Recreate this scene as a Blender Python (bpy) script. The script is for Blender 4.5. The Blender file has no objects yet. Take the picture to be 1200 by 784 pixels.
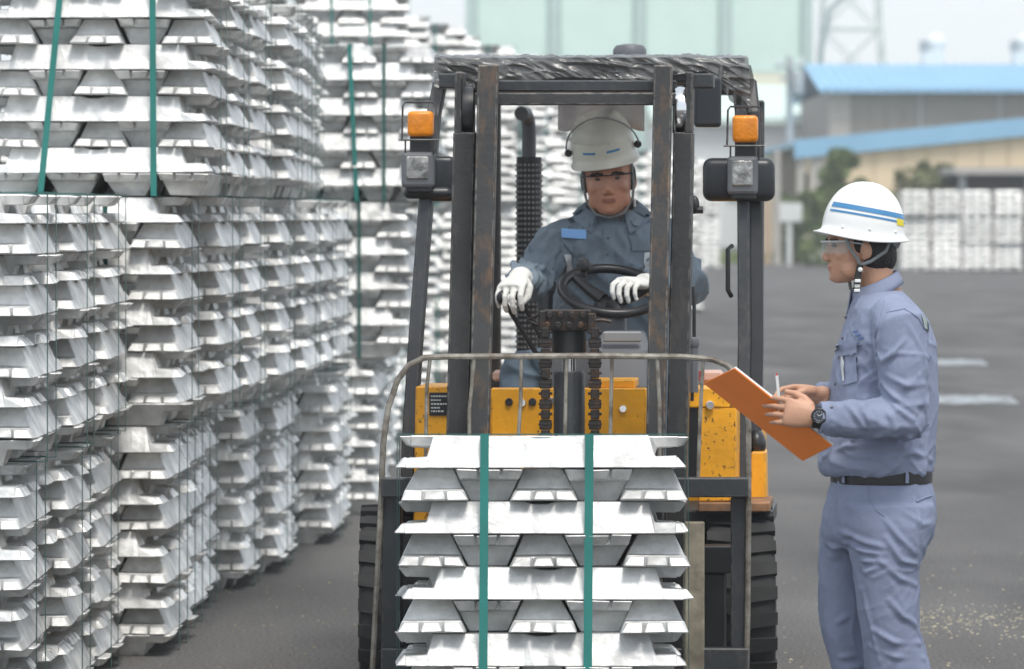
import bpy, bmesh, math, random
import numpy as np
from mathutils import Vector, Matrix, Euler
random.seed(7)
rng = np.random.RandomState(7)
S = bpy.context.scene
COL = S.collection
# ------------------------------------------------------------------ camera, world, sun, exposure
CAMH, FPX, HZ = 1.66, 5200.0, 250.0          # eye height, focal length in photo pixels, horizon row
cam = bpy.data.cameras.new('camera'); cam.lens = 36 * FPX / 1200; cam.sensor_width = 36
cam.shift_y = -(392 - HZ) / 1200.0
cam.clip_start = 0.5; cam.clip_end = 6000
cam.dof.use_dof = True; cam.dof.focus_distance = 13.5; cam.dof.aperture_fstop = 5.6
co = bpy.data.objects.new('camera', cam); co.location = (0, 0, CAMH); co.rotation_euler = (math.pi / 2, 0, 0)
COL.objects.link(co); S.camera = co
SUN_EL, SUN_AZ = math.radians(63), math.radians(158)     # high, behind the camera to the right
W = bpy.data.worlds.new('World'); S.world = W; W.use_nodes = True
wn = W.node_tree.nodes; wl = W.node_tree.links
sky = wn.new('ShaderNodeTexSky'); sky.sky_type = 'NISHITA'; sky.sun_disc = False
sky.sun_elevation = SUN_EL; sky.sun_rotation = SUN_AZ
sky.air_density = 1.0; sky.dust_density = 2.0; sky.ozone_density = 1.0
bg = wn['Background']; bg.inputs['Strength'].default_value = 0.14
veil = wn.new('ShaderNodeMix'); veil.data_type = 'RGBA'; veil.inputs['Factor'].default_value = 0.72   # thin bright cloud over the whole sky
veil.inputs[7].default_value = (5.9, 6.3, 6.65, 1)
wl.new(sky.outputs[0], veil.inputs[6]); wl.new(veil.outputs[2], bg.inputs['Color'])
sd = bpy.data.lights.new('sun', 'SUN'); sd.energy = 1.9; sd.angle = math.radians(20); sd.color = (1.0, 0.96, 0.9)
so = bpy.data.objects.new('sun', sd); COL.objects.link(so)
sv = Vector((math.sin(SUN_AZ) * math.cos(SUN_EL), math.cos(SUN_AZ) * math.cos(SUN_EL), math.sin(SUN_EL)))
so.rotation_euler = sv.to_track_quat('Z', 'Y').to_euler(); so.location = sv * 50
S.view_settings.view_transform = 'Standard'; S.view_settings.look = 'None'
S.view_settings.exposure = 0.5; S.view_settings.gamma = 1.0
S.render.engine = 'CYCLES'
S.cycles.max_bounces = 6; S.cycles.transparent_max_bounces = 8

def P(x, y, d):
    """photo pixel (x, y) at distance d -> world point"""
    return Vector(((x - 600) * d / FPX, d, CAMH - (y - HZ) * d / FPX))
# ------------------------------------------------------------------ materials
def mat(name, col, rough=0.6, metal=0.0, var=0.12, vscale=6.0, bump=0.0, bscale=40.0, col2=None, spec=0.5, detail=4.0, thr=None):
    m = bpy.data.materials.new(name); m.use_nodes = True
    n = m.node_tree.nodes; l = m.node_tree.links; b = n['Principled BSDF']
    b.inputs['Roughness'].default_value = rough; b.inputs['Metallic'].default_value = metal
    b.inputs['Specular IOR Level'].default_value = spec
    tc = n.new('ShaderNodeTexCoord')
    nz = n.new('ShaderNodeTexNoise'); nz.inputs['Scale'].default_value = vscale; nz.inputs['Detail'].default_value = detail
    l.new(tc.outputs['Object'], nz.inputs['Vector'])
    cr = n.new('ShaderNodeValToRGB')
    c2 = col2 if col2 else tuple(c * (1 - var) for c in col)
    c1 = col if col2 else tuple(min(1, c * (1 + var)) for c in col)
    lo, hi = thr if thr else (0.35, 0.65)
    cr.color_ramp.elements[0].position = lo; cr.color_ramp.elements[1].position = hi
    cr.color_ramp.elements[0].color = (*c2, 1); cr.color_ramp.elements[1].color = (*c1, 1)
    l.new(nz.outputs['Fac'], cr.inputs['Fac']); l.new(cr.outputs['Color'], b.inputs['Base Color'])
    if bump:
        n2 = n.new('ShaderNodeTexNoise'); n2.inputs['Scale'].default_value = bscale; n2.inputs['Detail'].default_value = 5
        l.new(tc.outputs['Object'], n2.inputs['Vector'])
        bp = n.new('ShaderNodeBump'); bp.inputs['Strength'].default_value = bump; bp.inputs['Distance'].default_value = 0.01
        l.new(n2.outputs['Fac'], bp.inputs['Height']); l.new(bp.outputs['Normal'], b.inputs['Normal'])
    return m

def worn(name, col, col2, rough=0.5, metal=0.0, scale=9, lo=0.55, hi=0.62, stretch=(1, 1, 1), edge=None):
    """paint with rust or chips showing through where noise is high"""
    m = mat(name, col, rough, metal, var=0.18, vscale=4, bump=0.15, bscale=60)
    n = m.node_tree.nodes; l = m.node_tree.links; b = n['Principled BSDF']
    tc = n['Texture Coordinate']; mp = n.new('ShaderNodeMapping'); mp.inputs['Scale'].default_value = stretch
    l.new(tc.outputs['Object'], mp.inputs['Vector'])
    nz = n.new('ShaderNodeTexNoise'); nz.inputs['Scale'].default_value = scale; nz.inputs['Detail'].default_value = 7
    nz.inputs['Roughness'].default_value = 0.65
    l.new(mp.outputs[0], nz.inputs['Vector'])
    cr = n.new('ShaderNodeValToRGB'); cr.color_ramp.elements[0].position = lo; cr.color_ramp.elements[1].position = hi
    l.new(nz.outputs['Fac'], cr.inputs['Fac'])
    mx = n.new('ShaderNodeMix'); mx.data_type = 'RGBA'
    base = b.inputs['Base Color'].links[0].from_socket
    l.new(cr.outputs['Color'], mx.inputs['Factor']); l.new(base, mx.inputs[6]); mx.inputs[7].default_value = (*col2, 1)
    out = mx.outputs[2]
    if edge:      # paint rubbed off along the arrises
        bv = n.new('ShaderNodeBevel'); bv.samples = 4; bv.inputs['Radius'].default_value = 0.006
        ge = n.new('ShaderNodeNewGeometry'); dt = n.new('ShaderNodeVectorMath'); dt.operation = 'DOT_PRODUCT'
        l.new(bv.outputs[0], dt.inputs[0]); l.new(ge.outputs['Normal'], dt.inputs[1])
        m1 = n.new('ShaderNodeMapRange'); m1.inputs['From Min'].default_value = 0.995; m1.inputs['From Max'].default_value = 0.90
        l.new(dt.outputs['Value'], m1.inputs['Value'])
        n5 = n.new('ShaderNodeTexNoise'); n5.inputs['Scale'].default_value = 30; n5.inputs['Detail'].default_value = 5; l.new(tc.outputs['Object'], n5.inputs['Vector'])
        m2 = n.new('ShaderNodeMapRange'); m2.inputs['From Min'].default_value = 0.42; m2.inputs['From Max'].default_value = 0.56; l.new(n5.outputs['Fac'], m2.inputs['Value'])
        mm = n.new('ShaderNodeMath'); mm.operation = 'MULTIPLY'; l.new(m1.outputs[0], mm.inputs[0]); l.new(m2.outputs[0], mm.inputs[1])
        me = n.new('ShaderNodeMix'); me.data_type = 'RGBA'; l.new(mm.outputs[0], me.inputs['Factor']); l.new(out, me.inputs[6]); me.inputs[7].default_value = (*edge, 1)
        out = me.outputs[2]
    l.new(out, b.inputs['Base Color'])
    return m

def glassy(name, col, alpha=0.25, rough=0.1):
    m = bpy.data.materials.new(name); m.use_nodes = True
    b = m.node_tree.nodes['Principled BSDF']
    b.inputs['Base Color'].default_value = (*col, 1); b.inputs['Roughness'].default_value = rough
    b.inputs['Alpha'].default_value = alpha
    return m

def alu_mat():
    m = mat('aluminium', (0.80, 0.80, 0.78), 0.5, 0.38, var=0.17, vscale=11, bump=0.4, bscale=24)
    n = m.node_tree.nodes; l = m.node_tree.links; b = n['Principled BSDF']
    tc = n['Texture Coordinate']; oi = n.new('ShaderNodeObjectInfo')
    # every ingot a slightly different cast: random grey level and blotchy oxide
    base = b.inputs['Base Color'].links[0].from_socket
    mx = n.new('ShaderNodeMix'); mx.data_type = 'RGBA'; mx.blend_type = 'MULTIPLY'; mx.inputs['Factor'].default_value = 1
    mr = n.new('ShaderNodeMapRange'); mr.inputs['To Min'].default_value = 0.74; mr.inputs['To Max'].default_value = 1.0
    l.new(oi.outputs['Random'], mr.inputs['Value'])
    l.new(base, mx.inputs[6]); l.new(mr.outputs[0], mx.inputs[7]); l.new(mx.outputs[2], b.inputs['Base Color'])
    n3 = n.new('ShaderNodeTexNoise'); n3.inputs['Scale'].default_value = 14; n3.inputs['Detail'].default_value = 6
    l.new(tc.outputs['Object'], n3.inputs['Vector'])
    m2 = n.new('ShaderNodeMapRange'); m2.inputs['From Min'].default_value = 0.3; m2.inputs['From Max'].default_value = 0.7
    m2.inputs['To Min'].default_value = 0.36; m2.inputs['To Max'].default_value = 0.6
    l.new(n3.outputs['Fac'], m2.inputs['Value']); l.new(m2.outputs[0], b.inputs['Roughness'])
    n4 = n.new('ShaderNodeTexNoise'); n4.inputs['Scale'].default_value = 7; n4.inputs['Detail'].default_value = 9; n4.inputs['Roughness'].default_value = 0.7
    l.new(tc.outputs['Object'], n4.inputs['Vector']); va = n.new('ShaderNodeVectorMath'); va.operation = 'ADD'
    l.new(tc.outputs['Object'], va.inputs[0]); l.new(oi.outputs['Random'], va.inputs[1]); l.new(va.outputs[0], n4.inputs['Vector'])
    m4 = n.new('ShaderNodeMapRange'); m4.inputs['From Min'].default_value = 0.42; m4.inputs['From Max'].default_value = 0.70
    m4.inputs['To Min'].default_value = 1.0; m4.inputs['To Max'].default_value = 0.72; l.new(n4.outputs['Fac'], m4.inputs['Value'])
    x4 = n.new('ShaderNodeMix'); x4.data_type = 'RGBA'; x4.blend_type = 'MULTIPLY'; x4.inputs['Factor'].default_value = 1
    l.new(mx.outputs[2], x4.inputs[6]); l.new(m4.outputs[0], x4.inputs[7]); l.new(x4.outputs[2], b.inputs['Base Color'])
    return m

M = {}
M['alu'] = alu_mat()
M['strap'] = mat('strap_teal', (0.02, 0.19, 0.165), 0.35, var=0.1)
M['strap_dark'] = mat('strap_green', (0.015, 0.09, 0.075), 0.4, var=0.1)
M['black'] = mat('black_paint', (0.022, 0.023, 0.025), 0.45, var=0.25, bump=0.05)
M['frame'] = worn('frame_paint', (0.033, 0.036, 0.040), (0.075, 0.07, 0.065), 0.42, scale=9, lo=0.55, hi=0.75, stretch=(2, 2, .8), edge=(.13, .12, .11))
M['rail'] = worn('mast_steel', (0.050, 0.050, 0.051), (0.095, 0.085, 0.075), 0.45, 0.35, scale=5, lo=0.5, hi=0.78, stretch=(4, 4, 1.3), edge=(.30, .27, .24))
M['rail_in'] = worn('rail_steel', (0.070, 0.069, 0.068), (0.21, 0.125, 0.07), 0.45, 0.4, scale=11, lo=0.5, hi=0.76, stretch=(2.2, 2.2, .9), edge=(.42, .38, .33))
M['yellow'] = worn('yellow_paint', (0.86, 0.38, 0.012), (0.10, 0.055, 0.03), 0.42, scale=45, lo=0.66, hi=0.70, stretch=(1, 1, 0.7), edge=(.16, .10, .06))
M['yellow_chip'] = worn('yellow_chipped', (0.86, 0.38, 0.012), (0.11, 0.05, 0.025), 0.45, scale=75, lo=0.585, hi=0.62, stretch=(1, 1, 0.6), edge=(.14, .08, .05))
M['rust'] = worn('rusty_steel', (0.30, 0.15, 0.07), (0.06, 0.045, 0.035), 0.7, scale=10, lo=0.4, hi=0.7)
M['rod'] = worn('rod_steel', (0.30, 0.28, 0.24), (0.09, 0.065, 0.045), 0.5, 0.3, scale=14, lo=0.4, hi=0.65)
M['rubber'] = mat('tyre_rubber', (0.022, 0.022, 0.022), 0.8, var=0.3, vscale=12, bump=0.2)
M['chain'] = worn('chain_steel', (0.03, 0.026, 0.024), (0.11, 0.055, 0.03), 0.5, 0.5, scale=30, lo=0.5, hi=0.7)
M['chrome'] = mat('chrome', (0.7, 0.7, 0.7), 0.15, 1.0, var=0.03)
M['grey_plastic'] = mat('grey_plastic', (0.12, 0.125, 0.135), 0.5, var=0.08)
M['pale_plastic'] = mat('pale_plastic', (0.25, 0.26, 0.27), 0.5, var=0.08)
M['black_plastic'] = mat('black_plastic', (0.014, 0.014, 0.016), 0.35, var=0.15)
M['mirror_back'] = mat('mirror_back', (0.02, 0.022, 0.026), 0.35, var=0.1)
M['amber'] = mat('amber_lens', (0.85, 0.27, 0.012), 0.2, var=0.1, vscale=30, bump=0.25, bscale=90)
M['lens'] = mat('lamp_lens', (0.30, 0.30, 0.29), 0.12, 0.3, var=0.45, vscale=28, bump=0.6, bscale=50)
M['wrap'] = mat('plastic_wrap', (0.12, 0.12, 0.117), 0.2, var=0.5, vscale=9, bump=0.5, bscale=26)
M['wrap'].node_tree.nodes['Principled BSDF'].inputs['Alpha'].default_value = 0.8
M['sheet'] = mat('cloudy_sheet', (0.62, 0.58, 0.57), 0.35, var=0.08, vscale=8)
M['sheet'].node_tree.nodes['Principled BSDF'].inputs['Alpha'].default_value = 0.85
M['red'] = mat('red_lens', (0.6, 0.05, 0.04), 0.3)
M['peach'] = mat('peach_lens', (0.75, 0.5, 0.42), 0.35)
M['shirt'] = mat('work_shirt', (0.225, 0.257, 0.36), 0.85, var=0.07, vscale=9, bump=0.12, bscale=160)
M['trouser'] = mat('work_trousers', (0.195, 0.224, 0.318), 0.85, var=0.07, vscale=9, bump=0.12, bscale=160)
M['driver_shirt'] = mat('driver_shirt', (0.175, 0.22, 0.262), 0.85, var=0.08, vscale=9, bump=0.12, bscale=160)
M['driver_trouser'] = mat('driver_trousers', (0.10, 0.14, 0.18), 0.85, var=0.08, vscale=9)
M['skin'] = mat('skin', (0.50, 0.27, 0.17), 0.5, var=0.07, vscale=14, bump=0.08, bscale=120)
M['skin_red'] = mat('skin_tanned', (0.50, 0.235, 0.145), 0.45, var=0.08, vscale=14, bump=0.08, bscale=120)
M['lip'] = mat('lip', (0.42, 0.19, 0.13), 0.45)
M['hair'] = mat('hair', (0.012, 0.010, 0.009), 0.6, var=0.4, vscale=60, bump=0.6, bscale=150)
M['white_plastic'] = mat('white_plastic', (0.82, 0.82, 0.80), 0.3, var=0.02)
M['glove'] = mat('white_glove', (0.74, 0.73, 0.69), 0.9, var=0.06, vscale=12, bump=0.3, bscale=140)
M['belt'] = mat('belt_leather', (0.012, 0.012, 0.013), 0.45, var=0.2)
M['orange'] = mat('orange_board', (0.95, 0.24, 0.02), 0.6, var=0.05, vscale=5)
M['paper'] = mat('paper', (0.8, 0.79, 0.76), 0.8, var=0.02)
M['webbing'] = mat('grey_webbing', (0.22, 0.23, 0.23), 0.8, var=0.1)
M['dark_web'] = mat('dark_webbing', (0.03, 0.03, 0.03), 0.8)
M['glass'] = glassy('clear_glass', (0.62, 0.72, 0.70), 0.24, 0.03)
M['glass2'] = glassy('driver_glass', (0.6, 0.65, 0.65), 0.06, 0.03)
M['visor'] = glassy('cloudy_visor', (0.66, 0.65, 0.60), 0.42, 0.04)
M['yellow_tag'] = mat('yellow_tag', (0.75, 0.6, 0.02), 0.5)
M['tagblue'] = mat('light_blue_tag', (0.25, 0.48, 0.85), 0.6)
M['stripe'] = mat('pale_tape', (0.55, 0.57, 0.58), 0.6)
M['boot'] = mat('boot_leather', (0.02, 0.018, 0.016), 0.5)
M['eye'] = mat('eye_dark', (0.02, 0.014, 0.012), 0.2)
M['white_print'] = mat('white_print', (0.6, 0.6, 0.58), 0.6, var=0.2, vscale=60)
# ------------------------------------------------------------------ mesh helpers
WLOC = {}
def tag(o, label=None, cat=None, group=None, kind=None):
    if label: o['label'] = label
    if cat: o['category'] = cat
    if group: o['group'] = group
    if kind: o['kind'] = kind
    return o
def empty(name, loc, rz=0.0):
    o = bpy.data.objects.new(name, None); COL.objects.link(o); o.location = loc; o.rotation_euler = (0, 0, rz)
    o.empty_display_size = 0.1
    WLOC[o] = Vector(loc)
    return o
class MB:
    def __init__(s): s.v = []; s.f = []
    def add(s, vs, fs):
        k = len(s.v); s.v += [tuple(v) for v in vs]; s.f += [tuple(i + k for i in f) for f in fs]; return s
    def hexa(s, p):      # p: 4 bottom/front then 4 top/back, same winding
        return s.add(p, [(3, 2, 1, 0), (4, 5, 6, 7), (0, 1, 5, 4), (1, 2, 6, 5), (2, 3, 7, 6), (3, 0, 4, 7)])
    def box(s, c, size, rot=None):
        hx, hy, hz = [q / 2 for q in size]
        pts = [(-hx, -hy, -hz), (hx, -hy, -hz), (hx, hy, -hz), (-hx, hy, -hz), (-hx, -hy, hz), (hx, -hy, hz), (hx, hy, hz), (-hx, hy, hz)]
        R = (rot.to_matrix() if isinstance(rot, Euler) else rot.to_3x3()) if rot else Matrix.Identity(3)
        return s.hexa([R @ Vector(p) + Vector(c) for p in pts])
    def loft(s, rings, caps=True, closed=True):
        n = len(rings[0]); k = len(s.v); m = len(rings)
        for r in rings: s.v += [tuple(p) for p in r]
        for i in range(m - 1):
            for j in range(n if closed else n - 1):
                a = k + i * n + j; b = k + i * n + (j + 1) % n
                s.f.append((a, b, b + n, a + n))
        if caps and closed:
            s.f.append(tuple(k + j for j in reversed(range(n)))); s.f.append(tuple(k + (m - 1) * n + j for j in range(n)))
        return s
    def tube(s, pts, rad, n=8, flat=1.0, up=None, closed=False):
        pts = [Vector(p) for p in pts]
        if not hasattr(rad, '__len__'): rad = [rad] * len(pts)
        rings = []; ref = Vector(up) if up else None
        for i, p in enumerate(pts):
            if closed: t = pts[(i + 1) % len(pts)] - pts[i - 1]
            else: t = pts[min(i + 1, len(pts) - 1)] - pts[max(i - 1, 0)]
            t = t.normalized() if t.length > 1e-9 else Vector((0, 0, 1))
            if ref is None: ref = Vector((0, 0, 1)) if abs(t.z) < 0.9 else Vector((0, 1, 0))
            u = (ref - t * ref.dot(t))
            u = u.normalized() if u.length > 1e-6 else t.orthogonal().normalized()
            w = t.cross(u)
            if not up: ref = u
            rings.append([p + (w * math.cos(a) + u * math.sin(a) * flat) * rad[i] for a in [2 * math.pi * k / n for k in range(n)]])
        if closed: rings.append(rings[0]); return s.loft(rings, caps=False)
        return s.loft(rings)
    def ell(s, c, r, nu=14, nv=9, R=None):
        c = Vector(c); k = len(s.v); R = R.to_3x3() if R else Matrix.Identity(3)
        s.v.append(tuple(c + R @ Vector((0, 0, -r[2]))))
        for i in range(1, nv):
            t = -math.pi / 2 + math.pi * i / nv
            for j in range(nu):
                a = 2 * math.pi * j / nu
                s.v.append(tuple(c + R @ Vector((r[0] * math.cos(t) * math.cos(a), r[1] * math.cos(t) * math.sin(a), r[2] * math.sin(t)))))
        s.v.append(tuple(c + R @ Vector((0, 0, r[2])))); e = len(s.v) - 1
        for j in range(nu): s.f.append((k, k + 1 + (j + 1) % nu, k + 1 + j))
        for i in range(nv - 2):
            for j in range(nu):
                a = k + 1 + i * nu + j; b = k + 1 + i * nu + (j + 1) % nu; s.f.append((a, b, b + nu, a + nu))
        q = k + 1 + (nv - 2) * nu
        for j in range(nu): s.f.append((q + j, q + (j + 1) % nu, e))
        return s
    def lathe(s, prof, c, axis='Z', n=20, R=None):     # prof: (r, h)
        c = Vector(c); rings = []
        for r, h in prof:
            ring = []
            for j in range(n):
                a = 2 * math.pi * j / n
                p = {'Z': (r * math.cos(a), r * math.sin(a), h), 'X': (h, r * math.cos(a), r * math.sin(a)), 'Y': (r * math.cos(a), h, r * math.sin(a))}[axis]
                p = Vector(p)
                if R: p = R.to_3x3() @ p
                ring.append(c + p)
            rings.append(ring)
        return s.loft(rings)
    def mesh(s, name, m, smooth=False, bevel=0, off=Vector((0, 0, 0)), seg=1):
        bm = bmesh.new()
        vs = [bm.verts.new(Vector(v) - off) for v in s.v]
        for f in s.f:
            try: bm.faces.new([vs[i] for i in f])
            except ValueError: pass
        bmesh.ops.recalc_face_normals(bm, faces=bm.faces)
        if bevel:
            ed = [e for e in bm.edges if len(e.link_faces) == 2 and e.calc_face_angle(0) > 0.5]
            bmesh.ops.bevel(bm, geom=ed, offset=bevel, segments=seg, affect='EDGES', clamp_overlap=True, profile=0.5)
        me = bpy.data.meshes.new(name); bm.to_mesh(me); bm.free()
        if smooth:
            for p in me.polygons: p.use_smooth = True
            if smooth != 'all':
                try: me.set_sharp_from_angle(angle=math.radians(42))
                except Exception: pass
        if m: me.materials.append(m)
        return me
    def build(s, name, m, parent=None, smooth=False, bevel=0, seg=1):
        off = WLOC.get(parent, Vector((0, 0, 0)))
        if parent is None:
            xs = np.array(s.v); lo = xs.min(0); hi = xs.max(0)
            off = Vector(((lo[0] + hi[0]) / 2, (lo[1] + hi[1]) / 2, lo[2]))
        me = s.mesh(name, m, smooth, bevel, off, seg)
        o = bpy.data.objects.new(name, me); COL.objects.link(o)
        if parent: o.parent = parent; WLOC[o] = WLOC[parent]
        else: o.location = off; WLOC[o] = off.copy()
        return o
# vectorised gradient noise
def _h(i, j, k):
    n = (i * 374761393 + j * 668265263 + k * 1274126177) & 0x7fffffff
    n = ((n ^ (n >> 13)) * 1274126177) & 0x7fffffff
    return ((n ^ (n >> 16)) & 0xffff) / 32768.0 - 1.0
def vnoise(p):
    p = np.asarray(p, float); i = np.floor(p).astype(np.int64); f = p - i; u = f * f * f * (f * (f * 6 - 15) + 10)
    r = 0
    for a in (0, 1):
        wa = u[:, 0] if a else 1 - u[:, 0]
        for b in (0, 1):
            wb = u[:, 1] if b else 1 - u[:, 1]
            for c in (0, 1):
                wc = u[:, 2] if c else 1 - u[:, 2]
                r = r + wa * wb * wc * _h(i[:, 0] + a, i[:, 1] + b, i[:, 2] + c)
    return r
def union(mb, name, m, parent, voxel, smooth=4, keep=True):
    """voxel-union of overlapping closed shapes into one continuous surface"""
    off = WLOC.get(parent, Vector((0, 0, 0))) if parent else Vector((0, 0, 0))
    me = mb.mesh(name, m, True, 0, off)
    o = bpy.data.objects.new(name, me); COL.objects.link(o)
    r = o.modifiers.new('r', 'REMESH'); r.mode = 'VOXEL'; r.voxel_size = voxel
    if smooth:
        q = o.modifiers.new('s', 'SMOOTH'); q.factor = 0.5; q.iterations = smooth
    dg = bpy.context.evaluated_depsgraph_get(); ev = o.evaluated_get(dg)
    nm = bpy.data.meshes.new_from_object(ev)
    o.modifiers.clear(); o.data = nm; bpy.data.meshes.remove(me); nm.name = name
    nm.materials.clear(); nm.materials.append(m)
    for p in nm.polygons: p.use_smooth = True
    if parent: o.parent = parent; WLOC[o] = WLOC[parent]
    return o
def coords(o):
    a = np.zeros(len(o.data.vertices) * 3); o.data.vertices.foreach_get('co', a); return a.reshape(-1, 3)
def normals(o):
    a = np.zeros(len(o.data.vertices) * 3); o.data.vertices.foreach_get('normal', a); return a.reshape(-1, 3)
def displace(o, d):
    v = coords(o) + normals(o) * d[:, None]; o.data.vertices.foreach_set('co', v.ravel()); o.data.update()
# ------------------------------------------------------------------ ground
def ground_mat():
    m = mat('asphalt', (0.098, 0.094, 0.090), 0.85, var=0.16, vscale=0.35, bump=0.25, bscale=60, spec=0.3)
    n = m.node_tree.nodes; l = m.node_tree.links; b = n['Principled BSDF']; tc = n['Texture Coordinate']
    base = b.inputs['Base Color'].links[0].from_socket
    g = n.new('ShaderNodeTexNoise'); g.inputs['Scale'].default_value = 70; g.inputs['Detail'].default_value = 6; g.inputs['Roughness'].default_value = 0.75
    mp = n.new('ShaderNodeMapping'); mp.inputs['Scale'].default_value = (0.5, 0.12, 1)
    g2 = n.new('ShaderNodeTexNoise'); g2.inputs['Scale'].default_value = 2.2; g2.inputs['Detail'].default_value = 6
    l.new(tc.outputs['Object'], g.inputs['Vector']); l.new(tc.outputs['Object'], mp.inputs['Vector']); l.new(mp.outputs[0], g2.inputs['Vector'])
    r1 = n.new('ShaderNodeMapRange'); r1.inputs['From Min'].default_value = 0.36; r1.inputs['From Max'].default_value = 0.66
    r1.inputs['To Min'].default_value = 0.3; r1.inputs['To Max'].default_value = 1.85
    r2 = n.new('ShaderNodeMapRange'); r2.inputs['From Min'].default_value = 0.3; r2.inputs['From Max'].default_value = 0.7
    r2.inputs['To Min'].default_value = 0.7; r2.inputs['To Max'].default_value = 1.3
    l.new(g.outputs['Fac'], r1.inputs['Value']); l.new(g2.outputs['Fac'], r2.inputs['Value'])
    mu = n.new('ShaderNodeMath'); mu.operation = 'MULTIPLY'; l.new(r1.outputs[0], mu.inputs[0]); l.new(r2.outputs[0], mu.inputs[1])
    mx = n.new('ShaderNodeMix'); mx.data_type = 'RGBA'; mx.blend_type = 'MULTIPLY'; mx.inputs['Factor'].default_value = 1
    l.new(base, mx.inputs[6]); l.new(mu.outputs[0], mx.inputs[7]); l.new(mx.outputs[2], b.inputs['Base Color'])
    return m
g = MB(); g.add([(-900, -40, 0), (900, -40, 0), (900, 3000, 0), (-900, 3000, 0)], [(0, 1, 2, 3)])
go = g.build('asphalt_yard', ground_mat()); tag(go, 'dark grey asphalt yard running back to the sheds', kind='structure')
# faded paint left on the asphalt
mk = worn('faded_paint', (0.42, 0.46, 0.48), (0.09, 0.09, 0.09), 0.8, scale=5, lo=0.42, hi=0.6)
for (x0, x1, y0, y1, nm) in ((1098, 1196, 474, 463, 'wide pale blue-grey patch of faded paint on the asphalt behind the inspector'), (1084, 1162, 429, 421, 'small faint patch of faded paint farther back on the asphalt')):
    d0, d1 = CAMH * FPX / (y0 - HZ), CAMH * FPX / (y1 - HZ)
    a, b = (x0 - 600) * d0 / FPX, (x1 - 600) * d0 / FPX
    q = MB()
    n = 14; top = []; bot = []
    for i in range(n + 1):
        t = i / n; e = 0.25 * math.sin(t * math.pi) + 0.1
        bot.append((a + (b - a) * t, d0 + random.uniform(0, .5) * (1 - e), 0.004)); top.append((a + (b - a) * t + 0.1, d1 - random.uniform(0, .5) * (1 - e), 0.004))
    q.add(bot + top, [(i, i + 1, n + 2 + i, n + 1 + i) for i in range(n)])
    tag(q.build('painted_marking', mk), nm, kind='structure')
# pale chips and husks scattered on the asphalt at the right
q = MB()
for i in range(360):
    t = random.random()
    if random.random() < .7: py = random.gauss(729, 9); px_ = random.uniform(1070, 1230)
    else: py = random.uniform(640, 790); px_ = random.uniform(905, 1230)
    d = CAMH * FPX / (py - HZ); X = (px_ - 600) * d / FPX
    r = random.uniform(.003, .009); a = random.uniform(0, 6.28); hgt = random.uniform(.002, .006)
    pts = [(X + r * math.cos(a + k * 2.09) * (1 + .5 * (k == 0)), d + r * math.sin(a + k * 2.09), 0.001) for k in range(3)]
    q.add(pts + [(X, d, hgt + .001)], [(0, 1, 3), (1, 2, 3), (2, 0, 3), (2, 1, 0)])
for i in range(90):
    py = random.uniform(560, 784); px_ = random.uniform(250, 440); d = CAMH * FPX / (py - HZ); X = (px_ - 600) * d / FPX; r = random.uniform(.003, .008)
    q.add([(X - r, d, .001), (X + r, d, .001), (X, d + r, .001), (X, d, r)], [(0, 1, 3), (1, 2, 3), (2, 0, 3), (2, 1, 0)])
tag(q.build('debris', mat('chips', (0.42, 0.38, 0.27), 0.8, var=0.3)), 'pale chips and husks scattered over the asphalt', 'debris', kind='stuff')
# ------------------------------------------------------------------ ingots and bundles
LH, FH, BW = 0.0968, 0.085, 0.86
def ingot_mb(L=.86, wb=.203, wt=.112, h=.0958, lip=.033, seed=0, detail=True):
    """upright ingot along X: sloped body on a thin full-length slab whose ends are split in three pads"""
    r = random.Random(seed); J = lambda s=.0035: r.uniform(-s, s)
    mb = MB(); hl = L / 2; hb = hl - .094; ht = hl - .112
    wl = wb - (wb - wt) * lip / h          # width at lip height
    if not detail:
        e = hl
        mb.hexa([(-e, -wb/2, 0), (e, -wb/2, 0), (e, wb/2, 0), (-e, wb/2, 0), (-e+.022, -wl/2, lip), (e-.022, -wl/2, lip), (e-.022, wl/2, lip), (-e+.022, wl/2, lip)])
        mb.hexa([(-hb, -wl/2, lip), (hb, -wl/2, lip), (hb, wl/2, lip), (-hb, wl/2, lip), (-ht, -wt/2, h), (ht, -wt/2, h), (ht, wt/2, h), (-ht, wt/2, h)])
        return mb
    # core: one solid of lofted sections along X so long sides are unbroken
    def sec(x, ztop, wtop, wbot=wb, zb=0.0):
        return [(x, -wbot/2 + J(), zb), (x, wbot/2 + J(), zb), (x, wtop/2 + J(), ztop), (x, -wtop/2 + J(), ztop)]
    e = hl - .03
    xs = [(-e, lip + J(), wl), (-hb, lip + .001, wl), (-ht, h + J(.0015), wt), (-.05, h, wt), (-.02, h - .008, wt + .006), (.02, h - .008, wt + .006), (.05, h, wt), (ht, h + J(.0015), wt), (hb, lip + .001, wl), (e, lip + J(), wl)]
    mb.loft([sec(*q) for q in xs])
    for sx in (-1, 1):
        for k, (y0, y1) in enumerate(((-.5, -.175), (-.165, .165), (.175, .5))):
            x0 = sx * (e - .004); x1 = sx * (hl + J(.004)); z1 = lip - .003 + J(.003); sl = .022 + J(.005)
            b0, b1 = y0 * wb, y1 * wb; t0, t1 = y0 * wl + .003, y1 * wl - .003
            if k == 0: b0 += .002
            mb.hexa([(x0, b0, .001), (x1, b0 + .002, .001 + abs(J(.004))), (x1, b1 - .002, .001 + abs(J(.004))), (x0, b1, .001), (x0, t0, lip - .001), (x1 - sx * sl, t0 + .003, z1), (x1 - sx * sl, t1 - .003, z1), (x0, t1, lip - .001)])
    return mb
INGOT = [ingot_mb(seed=i).mesh('ingot', M['alu'], smooth=False, bevel=.003) for i in range(5)]
def layer_slots():
    out = []
    for L in range(9):
        pass
    return out
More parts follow.
